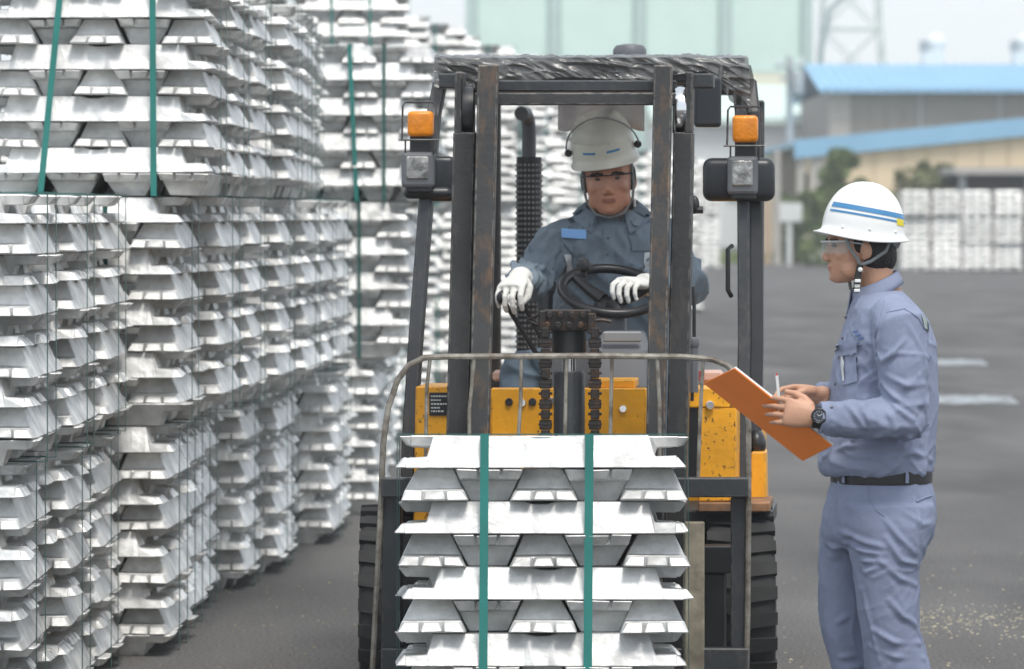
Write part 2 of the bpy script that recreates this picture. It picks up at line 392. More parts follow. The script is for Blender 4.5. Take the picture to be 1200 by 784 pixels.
def slots(feet='X', top_first=None):
    """list of (cx, cy, z, along, inverted, is_foot)"""
    out = []
    for k in range(4):
        o = -.3165 + k * .211
        out.append((0, o, 0, 'X', True, True) if feet == 'X' else (o, 0, 0, 'Y', True, True))
    along = 'Y' if feet == 'X' else 'X'
    for L in range(8):
        z = FH + L * LH
        for k, o in enumerate((-.325, -.1625, 0, .1625, .325)):
            out.append((o, 0, z, 'Y', k % 2 == 1, False) if along == 'Y' else (0, o, z, 'X', k % 2 == 1, False))
        along = 'X' if along == 'Y' else 'Y'
    return out
def strap_mesh(offs, axis, z0=0.0, z1=FH + 8 * LH + .002, w=.011, lift=0.0, m=None):
    """a loop of flat band round the bundle; offs = (offset at the bottom, at the top)"""
    mb = MB(); e = BW / 2 + .004 + lift; t = .0016; a, b = offs
    z1 = z1 + lift
    pts = [(-e, a, z0), (-e, b, z1), (e, b, z1), (e, a, z0)]
    ring = []
    for (u, v, z), (nu, nz) in zip(pts, ((-1, -1), (-1, 1), (1, 1), (1, -1))):
        q = [(u, v - w, z), (u, v + w, z), (u + nu * t, v + w, z + nz * t), (u + nu * t, v - w, z + nz * t)]
        ring.append([Vector((p[1], p[0], p[2])) if axis == 'Y' else Vector(p) for p in q])
    ring.append(ring[0])
    mb.loft(ring, caps=False)
    return mb.mesh('strap', m or M['strap_dark'], smooth=False)
STR = [strap_mesh((-.14, -.14), 'Y', w=.009), strap_mesh((.14, .14), 'Y', w=.009), strap_mesh((-.13, -.13), 'X', w=.011, lift=.003), strap_mesh((.14, .14), 'X', w=.011, lift=.003)]
def make_bundle(xr, yf, z0, label, group, feet='X', rz=0.0, straps=None, jit=1.0, seed=0):
    r = random.Random(seed * 31 + 5)
    root = empty('ingot_bundle', (xr - BW / 2, yf + BW / 2, z0), rz)
    tag(root, label, 'ingot bundle', group)
    for (cx, cy, z, al, inv, foot) in slots(feet):
        o = bpy.data.objects.new('ingot', r.choice(INGOT)); COL.objects.link(o); o.parent = root
        s = FH / LH if foot else 1.0
        o.scale = (1, 1, s)
        rot = Euler(((math.pi if inv else 0) + r.uniform(-.012, .012) * jit, r.uniform(-.003, .003) * jit, (0 if al == 'X' else math.pi / 2) + r.uniform(-.014, .014) * jit + (math.pi if r.random() < .5 else 0)))
        o.rotation_euler = rot
        ja, jb = r.uniform(-.015, .015) * jit, r.uniform(-.003, .003)
        o.location = (cx + (ja if al == 'X' else jb), cy + (ja if al == 'Y' else jb), z + (.0958 * s if inv else 0))
    for me in (straps or STR):
        o = bpy.data.objects.new('strap', me); COL.objects.link(o); o.parent = root
    return root
ORD = ['nearest', 'second', 'third', 'fourth', 'fifth', 'sixth', 'seventh', 'eighth', 'ninth', 'tenth', 'eleventh', 'twelfth', 'thirteenth', 'fourteenth', 'fifteenth', 'sixteenth']
TIER = ['bottom', 'middle', 'top']
BH = FH + 8 * LH
# the load on the forks
LOADX, LOADY, LOADZ = .0925, 13.0, .125
load = make_bundle(LOADX + BW / 2, LOADY, LOADZ, 'silver ingot bundle with two teal straps raised on the forklift forks', None, seed=3,
    straps=[strap_mesh((-.178, -.173), 'Y', w=.0125, m=M['strap']), strap_mesh((.128, .135), 'Y', w=.0125, m=M['strap']), STR[2], STR[3]])
load.rotation_euler.x = -math.radians(3.3)      # mast tilted back, so the load leans back
# left row: (distance of the front, right edge in photo pixels for each tier)
cols = [(13.95, [28, 41]), (14.83, [84, 89]), (15.71, [119, 128]), (16.6, [203, 217, 251]), (17.5, [222, 267, 279]), (18.4, [240, 299, 306]),
        (19.5, [293, 335, 344]), (20.4, [332, 366, 356]), (21.3, [340, 386, 362]), (22.2, [395, 400, 366]), (23.1, [404, 405, 371]), (24.4, [446, 484, 514]), (25.4, [452, 490, 520])]
k = 0
for i, (d, xs) in enumerate(cols):
    for t, xr in enumerate(xs):
        k += 1
        X = (xr - 600) * d / FPX; z = t * (BH + .004)
        top2 = len(xs) == 2
        lab = 'silver ingot bundle, %s tier of the %s column from the camera, left row' % (('upper' if t == 1 and top2 else TIER[t]), ORD[i])
        st = None; feet = 'X'
        if t == 2 and i in (3, 11): feet = 'Y'
        if (i, t) == (3, 2): st = [strap_mesh((-.215, -.13), 'Y', w=.0115, m=M['strap']), strap_mesh((.21, .205), 'Y', w=.0115, m=M['strap']), STR[2], STR[3]]
        if i == 11: st = [strap_mesh((-.01, -.05), 'Y', w=.012, m=M['strap']), STR[1], STR[2], STR[3]]
        make_bundle(X, d, z, lab, 'strapped ingot bundles in the left row', feet, math.radians(random.uniform(-.6, .5) if i < 3 else random.uniform(-2.6, -.6)), st, 1.7, k)
# joined low-detail bundle for the piles that are out of focus
def joined_bundle(feet):
    mb = MB(); c = 0
    r = random.Random(99)
    for (cx, cy, z, al, inv, foot) in slots(feet):
        im = ingot_mb(detail=False); s = FH / LH if foot else 1
        T = Matrix.Translation((cx + r.uniform(-.01, .01), cy + r.uniform(-.01, .01), z + (.0958 * s if inv else 0))) @ Euler((math.pi if inv else 0, 0, (0 if al == 'X' else math.pi / 2) + r.uniform(-.02, .02))).to_matrix().to_4x4() @ Matrix.Diagonal((1, 1, s, 1))
        mb.add([T @ Vector(v) for v in im.v], im.f)
    me = mb.mesh('ingot_bundle', M['alu'])
    me.materials.append(M['strap'])
    bm = bmesh.new(); bm.from_mesh(me)
    k = len(bm.faces)
    for sm in STR: bm.from_mesh(sm)
    bm.faces.ensure_lookup_table()
    for f in bm.faces[k:]: f.material_index = 1
    bm.to_mesh(me); bm.free()
    return me
JB = [joined_bundle('X'), joined_bundle('Y')]
# tall piles farther back, behind the forklift: (distance, right edge px, tiers)
piles = [(29, 462, 3), (32.5, 470, 4), (36.5, 478, 4), (40, 508, 4), (41.8, 545, 4), (44.5, 566, 4), (47, 606, 4), (50, 640, 4), (53.5, 668, 4), (57, 708, 4), (61, 742, 3), (65, 775, 3), (69.5, 800, 3), (74, 824, 3)]
for i, (d, xr, nt) in enumerate(piles):
    for wd in range(3):
        for t in range(nt):
            X = (xr - 600) * d / FPX - wd * .92
            o = bpy.data.objects.new('ingot_bundle', JB[(i + t) % 2]); COL.objects.link(o)
            o.location = (X - BW / 2 + random.uniform(-.05, .05), d + BW / 2 + random.uniform(-.05, .05), t * (BH + .002)); o.rotation_euler.z = random.uniform(-.05, .05)
            tag(o, 'blurred ingot bundle, %s tier, %s stack of the %s pile behind the forklift' % (('lowest', 'lower middle', 'upper middle' if nt == 4 else 'topmost', 'topmost')[t], ('rightmost', 'middle', 'leftmost')[wd], ORD[i]), 'ingot bundle', 'tall piles of bundles behind the forklift')
# the wall of bundles at the far side of the yard
FD = 128.0
for i in range(10):
    for t in range(3):
        X = 11.15 + i * .90 + (0.25 if i > 3 else 0)
        o = bpy.data.objects.new('ingot_bundle', JB[(i * 2 + t) % 2]); COL.objects.link(o)
        o.location = (X + BW / 2, FD + random.uniform(-.1, .1), t * BH * .9); o.scale = (1, 1, .9); o.rotation_euler.z = random.uniform(-.06, .06)
        tag(o, 'grey ingot bundle in far wall at right, %s tier, %s column from left' % (TIER[t], ('first' if i == 0 else ORD[i])), 'ingot bundle', 'far wall of bundles at the right')
for t in range(3):
    o = bpy.data.objects.new('ingot_bundle', JB[t % 2]); COL.objects.link(o); o.location = (5.75, FD + 4, t * BH * .9); o.scale = (1, 1, .9)
    tag(o, 'grey far ingot bundle seen between mast and roof leg of the forklift, %s tier' % TIER[t], 'ingot bundle', 'far pile right of the mast')
# ------------------------------------------------------------------ background
def pb(mb, x0, x1, y0, y1, d, dep):
    """box whose front face covers a pixel rectangle at distance d, dep metres deep"""
    a = P(x0, y1, d); b = P(x1, y0, d)
    mb.hexa([(a.x, d, a.z), (b.x, d, a.z), (b.x, d + dep, a.z), (a.x, d + dep, a.z), (a.x, d, b.z), (b.x, d, b.z), (b.x, d + dep, b.z), (a.x, d + dep, b.z)])
    return mb
mint = mat('mint_cladding', (0.66, 0.84, 0.75), 0.7, var=0.04, vscale=.3)
mint2 = mat('mint_pale', (0.60, 0.72, 0.66), 0.7, var=0.04, vscale=.3)
pil = mat('pilaster', (0.36, 0.47, 0.45), 0.7, var=0.06)
cream = mat('cream_cladding', (0.80, 0.63, 0.43), 0.7, var=0.05, vscale=.5)
bluer = mat('blue_roof', (0.25, 0.48, 0.68), 0.5, var=0.05, vscale=.5)
greyw = mat('grey_cladding', (0.27, 0.25, 0.225), 0.7, var=0.07, vscale=.6)
palew = mat('pale_concrete', (0.46, 0.43, 0.40), 0.8, var=0.08)
whit = mat('white_paint', (0.75, 0.77, 0.75), 0.6, var=0.05)
pil_hazed = mat('pilaster_hazed', (0.46, 0.60, 0.55), 0.7, var=0.06)  # lightened for the plant building, so the fade of haze is in the colour
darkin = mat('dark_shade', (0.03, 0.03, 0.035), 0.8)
tanw = mat('tan_wall', (0.50, 0.37, 0.25), 0.8, var=0.08)
galv = mat('galvanised', (0.38, 0.40, 0.40), 0.6, var=0.1)
# mint plant building behind everything
D = 250
root = empty('plant_building', (P(750, HZ, D).x, D, 0)); tag(root, 'huge pale mint-green clad plant building rising out of the top of the picture', 'building')
def ground_box(mb, X0, X1, d, dep, z0, z1): return mb.hexa([(X0, d, z0), (X1, d, z0), (X1, d + dep, z0), (X0, d + dep, z0), (X0, d, z1), (X1, d, z1), (X1, d + dep, z1), (X0, d + dep, z1)])
xa, xb = P(552, 0, D).x, P(946, 0, D).x
ground_box(MB(), xa, xb, D + .3, 30, 0, 33).build('wall', mint, root)
edges = [552, 650, 750, 850, 946]
for i in range(4):
    for j in range(6):
        q = MB(); a, b = P(edges[i], 0, D).x + .35, P(edges[i + 1], 0, D).x - .35
        ground_box(q, a, b, D + .06, .24, 5.0 + j * 4.6, 5.0 + j * 4.6 + 4.5); q.build('wall_panel', mint, root)
for x in edges:
    q = MB(); c = P(x, 0, D).x; ground_box(q, c - .3, c + .3, D - .25, .55, 0, 33); q.build('pilaster', pil_hazed, root)
ground_box(MB(), xa - .3, xb + .3, D - .3, 31, 33, 33.6).build('roof', pil, root)
# lower annex with mint lean-to roof and white wall
D = 220
root = empty('annex_building', (P(890, 0, D).x, D, 0)); tag(root, 'low annex with pale mint roof and white wall at the foot of the mint plant', 'building')
X0, X1 = P(770, 0, D).x, P(967, 0, D).x
ground_box(MB(), X0, X1, D, 14, 0, P(0, 145, D).z).build('wall', whit, root)
z0, z1 = P(0, 146, D).z, P(0, 106, D + 14).z
q = MB(); q.hexa([(X0 - .3, D - .6, z0), (X1 + .3, D - .6, z0), (X1 + .3, D + 14, z1), (X0 - .3, D + 14, z1), (X0 - .3, D - .6, z0 + .3), (X1 + .3, D - .6, z0 + .3), (X1 + .3, D + 14, z1 + .3), (X0 - .3, D + 14, z1 + .3)])
q.build('roof', mint2, root)
ground_box(MB(), X0, X1, D + 14.01, 3, 0, z1 + .9).build('parapet', mat('parapet_render', (0.62, 0.58, 0.46), .8), root)
for i in range(7):
    c = X0 + 1.2 + i * 1.15
    ground_box(MB(), c, c + .7, D - .06, .12, 2.2, 3.4).build('window', pil, root)
# grey shed with blue ribbed roof and roof ventilators
D = 200
root = empty('grey_shed', (P(1100, 0, D).x, D, 0)); tag(root, 'grey warehouse with light blue ribbed roof and white ridge ventilators', 'building')
X0, X1 = P(972, 0, D).x, 46.0
ze, zr = P(0, 106, D).z, P(0, 76, D + 10).z
ground_box(MB(), X0, X1, D, 20, 0, ze - .05).build('wall', greyw, root)
n = 40
for i in range(n):
    a = X0 + 1.0 + (X1 - X0 - 1.0) * i / n; w_ = (X1 - X0 - 1.0) / n
    ground_box(MB(), a + .02, a + w_ - .02, D - .07, .1, 3.0, ze - .25).build('wall_panel', greyw, root)
ground_box(MB(), X0 - .02, X0 + .95, D - .1, .2, 0, ze - .1).build('corner_panel', palew, root)
for i in range(9):
    ground_box(MB(), X0 + 4 + i * 3.6, X0 + 4.15 + i * 3.6, D - .2, .2, 0, ze - .1).build('column', galv, root)
def ribroof(mb, xa, xb, ya, za, yb, zb, pitch, hr, th=.12):
    m_ = max(2, int((xb - xa) / pitch)); top = []; xs = []
    for i in range(m_):
        p = xa + (xb - xa) * i / m_; w_ = (xb - xa) / m_
        xs += [(p, 0), (p + w_ * .55, 0), (p + w_ * .65, hr), (p + w_ * .9, hr), (p + w_, 0)]
    r0 = [Vector((x, ya, za + h)) for x, h in xs]; r1 = [Vector((x, yb, zb + h)) for x, h in xs]
    k = len(mb.v); nn = len(xs); mb.add(r0 + r1, [(i, i + 1, nn + i + 1, nn + i) for i in range(nn - 1)])
    mb.hexa([(xa, ya, za - th), (xb, ya, za - th), (xb, yb, zb - th), (xa, yb, zb - th), (xa, ya, za - .01), (xb, ya, za - .01), (xb, yb, zb - .01), (xa, yb, zb - .01)])
q = MB(); ribroof(q, X0 - .5, X1 + .5, D - .9, ze, D + 10, zr, .45, .09)
ro = q.build('roof', bluer, root)
q = MB(); ribroof(q, X0 - .5, X1 + .5, D + 20.9, ze, D + 10, zr, .45, .09); q.build('roof', bluer, root)
for x in (1093, 1199, 1305):
    c = P(x, 0, D + 10).x
    vb = MB(); vb.box((c, D + 10, zr + .28), (1.0, 1.0, .7)); v = vb.build('ventilator', whit, root, bevel=.03)
    MB().lathe([(.12, .55), (.38, .62), (.5, .9), (.47, 1.2), (.3, 1.42), (.05, 1.48)], (c + .12, D + 10, zr), n=18).build('turbine', whit, v, smooth=True)
    MB().lathe([(.2, 0), (.24, .02), (.24, .5), (.2, .52)], (c - .42, D + 9.7, zr + .62), n=12).build('vent_pipe', galv, v, smooth=True)
# cream gable shed, closer
D = 150
root = empty('cream_shed', (P(1080, 0, D).x, D, 0)); tag(root, 'cream clad shed with a sloping bright blue roof edge behind the tree', 'building')
XL, XC, XA = P(932, 0, D).x, P(962, 0, D).x, 34.0
sl = (P(0, 147, D).z - P(0, 173, D).z) / (P(1200, 0, D).x - XL)
zL = P(0, 171, D).z
def zt(X): return zL + (X - XL) * sl
npn = 26
for i in range(npn):
    a = XC + (XA - XC) * i / npn; b = XC + (XA - XC) * (i + 1) / npn - .03
    q = MB(); q.hexa([(a, D, 0), (b, D, 0), (b, D + .15, 0), (a, D + .15, 0), (a, D, zt(a) - .05), (b, D, zt(b) - .05), (b, D + .15, zt(b) - .05), (a, D + .15, zt(a) - .05)])
    q.build('wall_panel', cream, root)
q = MB(); q.hexa([(XC, D + .16, 0), (XA, D + .16, 0), (XA, D + 40, 0), (XC, D + 40, 0), (XC, D + .16, zL - .05), (XA, D + .16, zt(XA) - .06), (XA, D + 40, zt(XA) - .06), (XC, D + 40, zL - .05)]); q.build('wall', cream, root)
def slopebox(xa, xb, d0, d1, lo, hi): return MB().hexa([(xa, d0, zt(xa) + lo), (xb, d0, zt(xb) + lo), (xb, d1, zt(xb) + lo), (xa, d1, zt(xa) + lo), (xa, d0, zt(xa) + hi), (xb, d0, zt(xb) + hi), (xb, d1, zt(xb) + hi), (xa, d1, zt(xa) + hi)])
slopebox(XL, XA, D - .22, D + 41, .0, .16).build('roof', bluer, root)
slopebox(XL - .05, XA, D - .28, D - .22, -.42, .2).build('fascia', bluer, root)
ground_box(MB(), XL, XC, D + 12, .3, 0, zL).build('back_wall', greyw, root)
ground_box(MB(), XC - .35, XC + .15, D - .12, .1, 0, zL).build('column', palew, root)
ground_box(MB(), XL + .05, XL + .3, D - .12, .2, 0, zL).build('column', palew, root)
ground_box(MB(), XL + .3, XC - .35, D + 1, .2, 1.1, zL - .9).build('bay_shade', darkin, root)  # near-black sheet, paints the shade inside the open bay
# shelter over dark opening behind the far wall
D = 136
root = empty('shelter', (P(1180, 0, D).x, D, 0)); tag(root, 'low dark shelter with a pale flat roof above the far bundles', 'shelter')
a, b = P(1118, 0, D).x, P(1290, 0, D).x
ground_box(MB(), a, b, D, 6, P(0, 204, D).z, P(0, 196, D).z).build('roof', palew, root)
ground_box(MB(), a + .2, b - .2, D + 4, .2, 0, P(0, 204, D).z).build('shade_panel', darkin, root)  # dark sheet, the opening's shade put into its colour
for x in (a + .2, (a + b) / 2, b - .4):
    ground_box(MB(), x, x + .2, D + .3, .2, 0, P(0, 204, D).z).build('post', galv, root)
# strip of grass and low tan wall where the yard ends
gm = mat('grass', (0.16, 0.20, 0.07), 0.9, var=0.3, vscale=1.5)
q = MB(); q.add([(5, 146, .005), (70, 146, .005), (70, 196, .012), (5, 196, .012)], [(0, 1, 2, 3)]); tag(q.build('grass_verge', gm), 'strip of dry grass along the far end of the yard', kind='structure')
q = MB()
for i in range(6000):
    X = random.uniform(6, 14); Y = random.uniform(146, 175); hh = random.uniform(.05, .22); a = random.uniform(0, 3.14); w_ = .03
    q.add([(X - w_ * math.cos(a), Y - w_ * math.sin(a), 0), (X + w_ * math.cos(a), Y + w_ * math.sin(a), 0), (X + random.uniform(-.08, .08), Y, hh)], [(0, 1, 2)])
tag(q.build('grass', gm), 'tufts of dry grass on the verge', 'grass', kind='stuff')
D = 200; q = MB(); a = P(872, 0, D).x
root = empty('low_wall', (a + 2, D, 0)); tag(root, 'low tan wall behind the grass strip', 'wall')
for i in range(14): ground_box(MB(), a + i * 1.0, a + i * 1.0 + .97, D, .3, 0, P(0, 272, D).z).build('block', tanw, root, bevel=.02)
ground_box(MB(), a - .1, a + 14.1, D - .05, .4, P(0, 272, D).z, P(0, 269, D).z).build('coping', palew, root)
# poles
D = 140
def pole(x, ytop, d, r, m_, label, cat='pole'):
    X = P(x, 0, d).x; root = empty('utility_pole', (X, d, 0)); tag(root, label, cat)
    MB().lathe([(r * 1.25, 0), (r, .4), (r * .72, P(0, ytop, d).z)], (X, d, 0), n=12).build('shaft', m_, root, smooth=True)
    return root, X
r_, X = pole(925, 66, 170, .16, galv, 'tall thin grey utility pole left of the cream shed')
for z, w_ in ((P(0, 78, 170).z, 1.1), (P(0, 92, 170).z, .8)):
    MB().box((X, 169.8, z), (w_, .1, .12)).build('crossarm', galv, r_)
for s in (-.42, .42): MB().lathe([(.02, 0), (.07, .05), (.05, .15), (.07, .2), (.02, .3)], (X + s, 169.8, P(0, 78, 170).z + .06), n=8).build('insulator', whit, r_)
MB().lathe([(.2, 0), (.22, .05), (.22, .8), (.2, .85)], (X + .3, 169.6, P(0, 110, 170).z), n=12).build('transformer', galv, r_, smooth=True)
pole(911, 175, 145, .12, palew, 'short pale post behind the forklift roof lamp', 'post')
D = 142
X = P(925, 0, D).x; root = empty('sign_post', (X, D, 0)); tag(root, 'white board on a pale post beside the grass strip', 'sign')
MB().lathe([(.09, 0), (.08, 1.7)], (X, D, 0), n=10).build('post', whit, root)
pb(MB(), 914, 940, 238, 260, D - .12, .06).build('board', whit, root, bevel=.01)
ground_box(MB(), P(896, 0, 143).x, P(900, 0, 143).x + .1, 143, .1, 0, P(0, 236, 143).z).build('post', tanw, root)
# lattice tower far behind
D = 330; root = empty('lattice_tower', (P(1000, 0, D).x, D, 0)); tag(root, 'faint lattice mast with converging legs beyond the grey shed', 'tower')
pale = mat('tower_hazed', (0.72, 0.80, 0.76), 0.7)  # paled towards the sky, distance haze put into the colour
lx0, lx1, top = P(952, 0, D).x, P(1050, 0, D).x, 32.0; cxm = (lx0 + lx1) / 2; hw = (lx1 - lx0) / 2
def leg_at(sx, sy, z): t = z / top; k_ = hw * (1 - .62 * t); return Vector((cxm + sx * k_, D + 3 + sy * k_, z))
for sx in (-1, 1):
    for sy in (-1, 1): MB().tube([leg_at(sx, sy, 0), leg_at(sx, sy, top)], .12, 6).build('leg', pale, root)
zs = [0, 6, 11, 15.5, 19.5, 23, 26, 29, 32]
for i in range(8):
    q = MB()
    for (a, b) in (((-1, -1), (1, -1)), ((1, -1), (1, 1)), ((1, 1), (-1, 1)), ((-1, 1), (-1, -1))):
        q.tube([leg_at(*a, zs[i]), leg_at(*b, zs[i + 1])], .07, 4); q.tube([leg_at(*b, zs[i]), leg_at(*a, zs[i + 1])], .07, 4); q.tube([leg_at(*a, zs[i + 1]), leg_at(*b, zs[i + 1])], .09, 4)
    q.build('brace', pale, root)
MB().tube([P(961, 250, D), P(962, 60, D), P(972, 12, D), P(992, -8, D)], .22, 8).build('riser_pipe', pil, root, smooth=True)
# trees
leafm = mat('leaf', (0.145, 0.205, 0.06), 0.7, var=0.35, vscale=1.2)
leafm2 = mat('leaf_olive', (0.175, 0.19, 0.08), 0.7, var=0.35, vscale=1.2)
trunkm = mat('bark', (0.09, 0.065, 0.045), 0.9)
def tree(x, ytop, d, w, name, label, m_, shape, n=5200):
    X = P(x, 0, d).x; H_ = P(0, ytop, d).z; root = empty(name, (X, d, 0)); tag(root, label, 'tree')
    q = MB(); q.tube([(X, d, 0), (X + .05, d, H_ * .4), (X, d + .05, H_ * .85)], [.12, .08, .02], 7)
    tr = q.build('trunk', trunkm, root, smooth=True)
    q = MB(); cl = []
    for i in range(44):
        a = random.uniform(0, 6.28); zz = random.uniform(.1, .93); rr = shape(zz) * w * .5 * random.uniform(.35, 1)
        cl.append((X + rr * math.cos(a), d + rr * math.sin(a), zz * H_, random.uniform(.18, .32) * w * min(1, 1.3 - zz)))
        if i < 12: MB().tube([(X, d, zz * H_ * .85), (X + rr * math.cos(a), d + rr * math.sin(a), zz * H_)], [.025, .008], 4).build('limb', trunkm, root)
    for i in range(n):
        c = random.choice(cl); u = rng.normal(size=3); u = u / np.linalg.norm(u) * c[3] * random.uniform(.5, 1.05) ** .5
        p = Vector((c[0] + u[0], c[1] + u[1], max(c[2] + u[2] * .9, .1))); s = random.uniform(.07, .15)
        e = Euler((random.uniform(-1, 1), random.uniform(-1, 1), random.uniform(0, 6.28))).to_matrix()
        q.add([p + e @ Vector(v) * s for v in ((-1, 0, 0), (0, -.5, .1), (1.2, 0, 0), (0, .5, .1))], [(0, 1, 2, 3)])
    q.build('crown', m_, root)
tree(987, 172, 138, 2.2, 'conifer', 'upright green conical tree in front of the cream shed', leafm, lambda z: (1.05 - z) ** .6, 11000)
tree(1088, 188, 141, 3.4, 'shrub', 'olive green bushy shrub rising behind the inspector', leafm2, lambda z: math.sin(min(1, z) * 2.6 + .3), 9000)
tree(1118, 200, 142, 1.6, 'shrub', 'smaller olive shrub beside the dark shelter', leafm2, lambda z: math.sin(min(1, z) * 2.6 + .3), 3000)
tree(934, 215, 146, 1.1, 'shrub', 'dark green bush under the open end of the cream shed', leafm, lambda z: .9, 3000)
# ------------------------------------------------------------------ forklift
SK = 0.09                                    # the truck stands about 5 degrees askew
fk = empty('forklift', (.25, 15.0, 0)); tag(fk, 'yellow and black forklift carrying an ingot bundle towards the camera', 'forklift')
def fb(mb, x0, x1, y0, y1, d, dep, xb0=None, xb1=None):
    """prism: front face between pixel rows y0 (top) and y1 at distance d, x range may differ at the bottom; extends dep back along the truck"""
    xb0 = x0 if xb0 is None else xb0; xb1 = x1 if xb1 is None else xb1
    a, b, c, e = P(xb0, y1, d), P(xb1, y1, d), P(x1, y0, d), P(x0, y0, d); o = Vector((SK * dep, dep, 0))
    return mb.hexa([a, b, b + o, a + o, e, c, c + o, e + o])
def part(name, m, *args, parent=fk, bevel=.004, **kw):
    q = MB()
    for a in args: fb(q, *a)
    return q.build(name, m, parent, bevel=bevel, **kw)
ZB = 820                                     # row of low things below the picture (clear of the ground)
# mast: inner rails carry the carriage, outer rails behind
for nm, m_, d, segs in (('inner_rail', M['rail_in'], 14.0, [((560, 584), (548, 572)), ((766, 788), (757, 780))]), ('outer_rail', M['rail'], 14.09, [((533, 542), (522, 548)), ((803, 812), (781, 806))])):
    for (t, b) in segs:
        q = MB()
        if nm == 'inner_rail':
            fb(q, t[0], t[1], 76, 800, d, .035, b[0] - 6, b[1] - 6); fb(q, t[0] + 7, t[0] + 15, 77, 800, d + .036, .10, b[0] + 1, b[0] + 9); fb(q, t[0], t[1], 76, 800, d + .137, .02, b[0] - 6, b[1] - 6)
        else:
            left = t[0] < 660
            fb(q, t[0], t[1], 84, 156, d, .12, t[0] - 1, t[1] - 1)
            x0, x1 = (531, 557) if left else (789, 812)
            fb(q, x0, x1, 155, 800, d, .12, b[0] - 6, b[1] - 6)
        q.build(nm, m_, fk, bevel=.004)
for x in (548.5, 797):                        # rollers at the mast heads
    c = P(x, 129, 14.16); q = MB(); q.lathe([(.05, -.02), (.072, -.017), (.075, 0), (.072, .017), (.05, .02)], c, 'X', 24)
    rl = q.build('mast_roller', M['chrome'] if x > 700 else M['black'], fk, smooth=True)
    MB().box(c + Vector((0, .05, 0)), (.045, .05, .16)).build('roller_cover', M['black_plastic'], rl, bevel=.01)
part('mast_crossbar', M['frame'], (556, 792, 94, 107, 14.17, .08))
part('mast_crossbar', M['rail'], (556, 792, 108.5, 123, 14.10, .06))
part('mast_crossbar', M['frame'], (545, 790, 640, 690, 14.22, .08))
for (a, b) in ((514, 536), (808, 836)):
    part('mast_bracket', M['frame'], (a, b, 86, 103, 14.22, .1))
q = MB(); fb(q, 813, 845, 90, 149, 14.6, .03); q.build('rear_view_mirror', M['mirror_back'], fk, bevel=.012, seg=3)
# lift cylinder, chains and chain anchor
q = MB(); c = P(667, 800, 14.12); zt_ = P(0, 435, 14.12).z; q.lathe([(.05, c.z), (.05, zt_ - .01), (.046, zt_)], (c.x, 14.12, 0), n=24); q.build('lift_cylinder', M['frame'], fk, smooth=True)
q = MB(); q.lathe([(.022, zt_), (.022, P(0, 384, 14.12).z)], (c.x, 14.12, 0), n=18); q.build('piston_rod', M['chrome'], fk, smooth=True)
q = MB(); q.lathe([(.05, P(0, 415, 14.1).z), (.055, P(0, 412, 14.1).z), (.055, P(0, 385, 14.1).z), (.05, P(0, 383, 14.1).z)], (c.x, 14.12, 0), n=20); q.build('cylinder_head', M['black'], fk, smooth=True)
anch = part('chain_anchor', M['chain'], (636, 691, 363, 388, 14.04, .07))
for i in range(4):
    for j in range(2):
        p = P(644 + i * 13 - j * 3, 369 + j * 12, 14.035)
        q = MB(); q.lathe([(.009, -.014), (.012, -.012), (.012, 0), (.009, .004)], p, 'Y', 6); q.build('bolt', M['chain'], anch)
for xs in ((631, 640, 364), (688, 697, 367)):
    q = MB(); fb(q, xs[0], xs[1], xs[2], xs[2] + 24, 14.02, .05); q.build('anchor_pin', M['chain'], anch, bevel=.004)
for (x0, x1) in ((632, 646), (690, 704)):
    ch = MB(); y = 384; i = 0
    while y < 640:
        w0 = 0 if i % 2 else 2.0
        fb(ch, x0 + w0, x1 - w0, y, y + 11.5, 14.0 + (.004 if i % 2 else 0), .022)
        fb(ch, x0 - 1, x1 + 1, y + 3.5, y + 7, 14.003, .016)
        y += 12; i += 1
    o = ch.build('lift_chain', M['chain'], fk, bevel=.0025)
for k_, pts in enumerate(([(632, 382), (618, 375), (632, 368)], [(690, 376), (706, 375), (716, 377)])):
    MB().tube([P(x, y, 14.08) for x, y in pts], .006, 6).build('split_pin', M['chain'], fk)
# carriage, backrest hoop and forks
D = 13.93
hoop = [(436, 800), (441, 700), (447, 580), (449, 520), (455, 478), (466, 445), (479, 428), (497, 419), (520, 418), (600, 417.5), (700, 417), (800, 418), (835, 421), (852, 428), (866, 442), (874, 462), (877, 500), (877, 600), (876, 720), (874, 800)]
br = MB(); br.tube([P(x, y, D) for x, y in hoop], .0095, 8, up=(0, 1, 0)); br = br.build('load_backrest', M['rod'], fk, smooth=True)
bars = [[(504, 419), (500, 455), (499, 520), (498, 600)], [(556, 418), (553, 450), (550, 480), (550, 520), (549, 600)], [(611, 418), (610, 470), (607, 520), (606, 600)], [(664, 418), (663, 460), (662, 520), (662, 600)], [(717, 418), (716, 470), (715, 520), (714, 600)], [(770, 418), (771, 440), (773, 475), (773, 520), (772, 600)], [(824, 420), (822, 455), (820, 500), (818, 560)]]
for b in bars:
    MB().tube([P(x, y, D + .002) for x, y in b], .0062, 7, up=(0, 1, 0)).build('backrest_bar', M['rod'], br, smooth=True)
part('carriage', M['frame'], (446, 877, 560, 583, 13.90, .06), (446, 877, 760, 790, 13.90, .06))
part('carriage_plate', M['frame'], (448, 470, 578, 800, 13.94, .05, 446, 470))
part('carriage_plate', M['frame'], (856, 876, 583, 800, 13.94, .05))
for (a, b) in ((520, 545), (801, 825)):
    part('fork', M['rust'] if a < 600 else worn('fork_steel', (0.30, 0.27, 0.20), (0.13, 0.11, 0.08), 0.75, scale=9, lo=.4, hi=.65), (a, b, 612 if a > 600 else 560, 800, 13.88, .045))
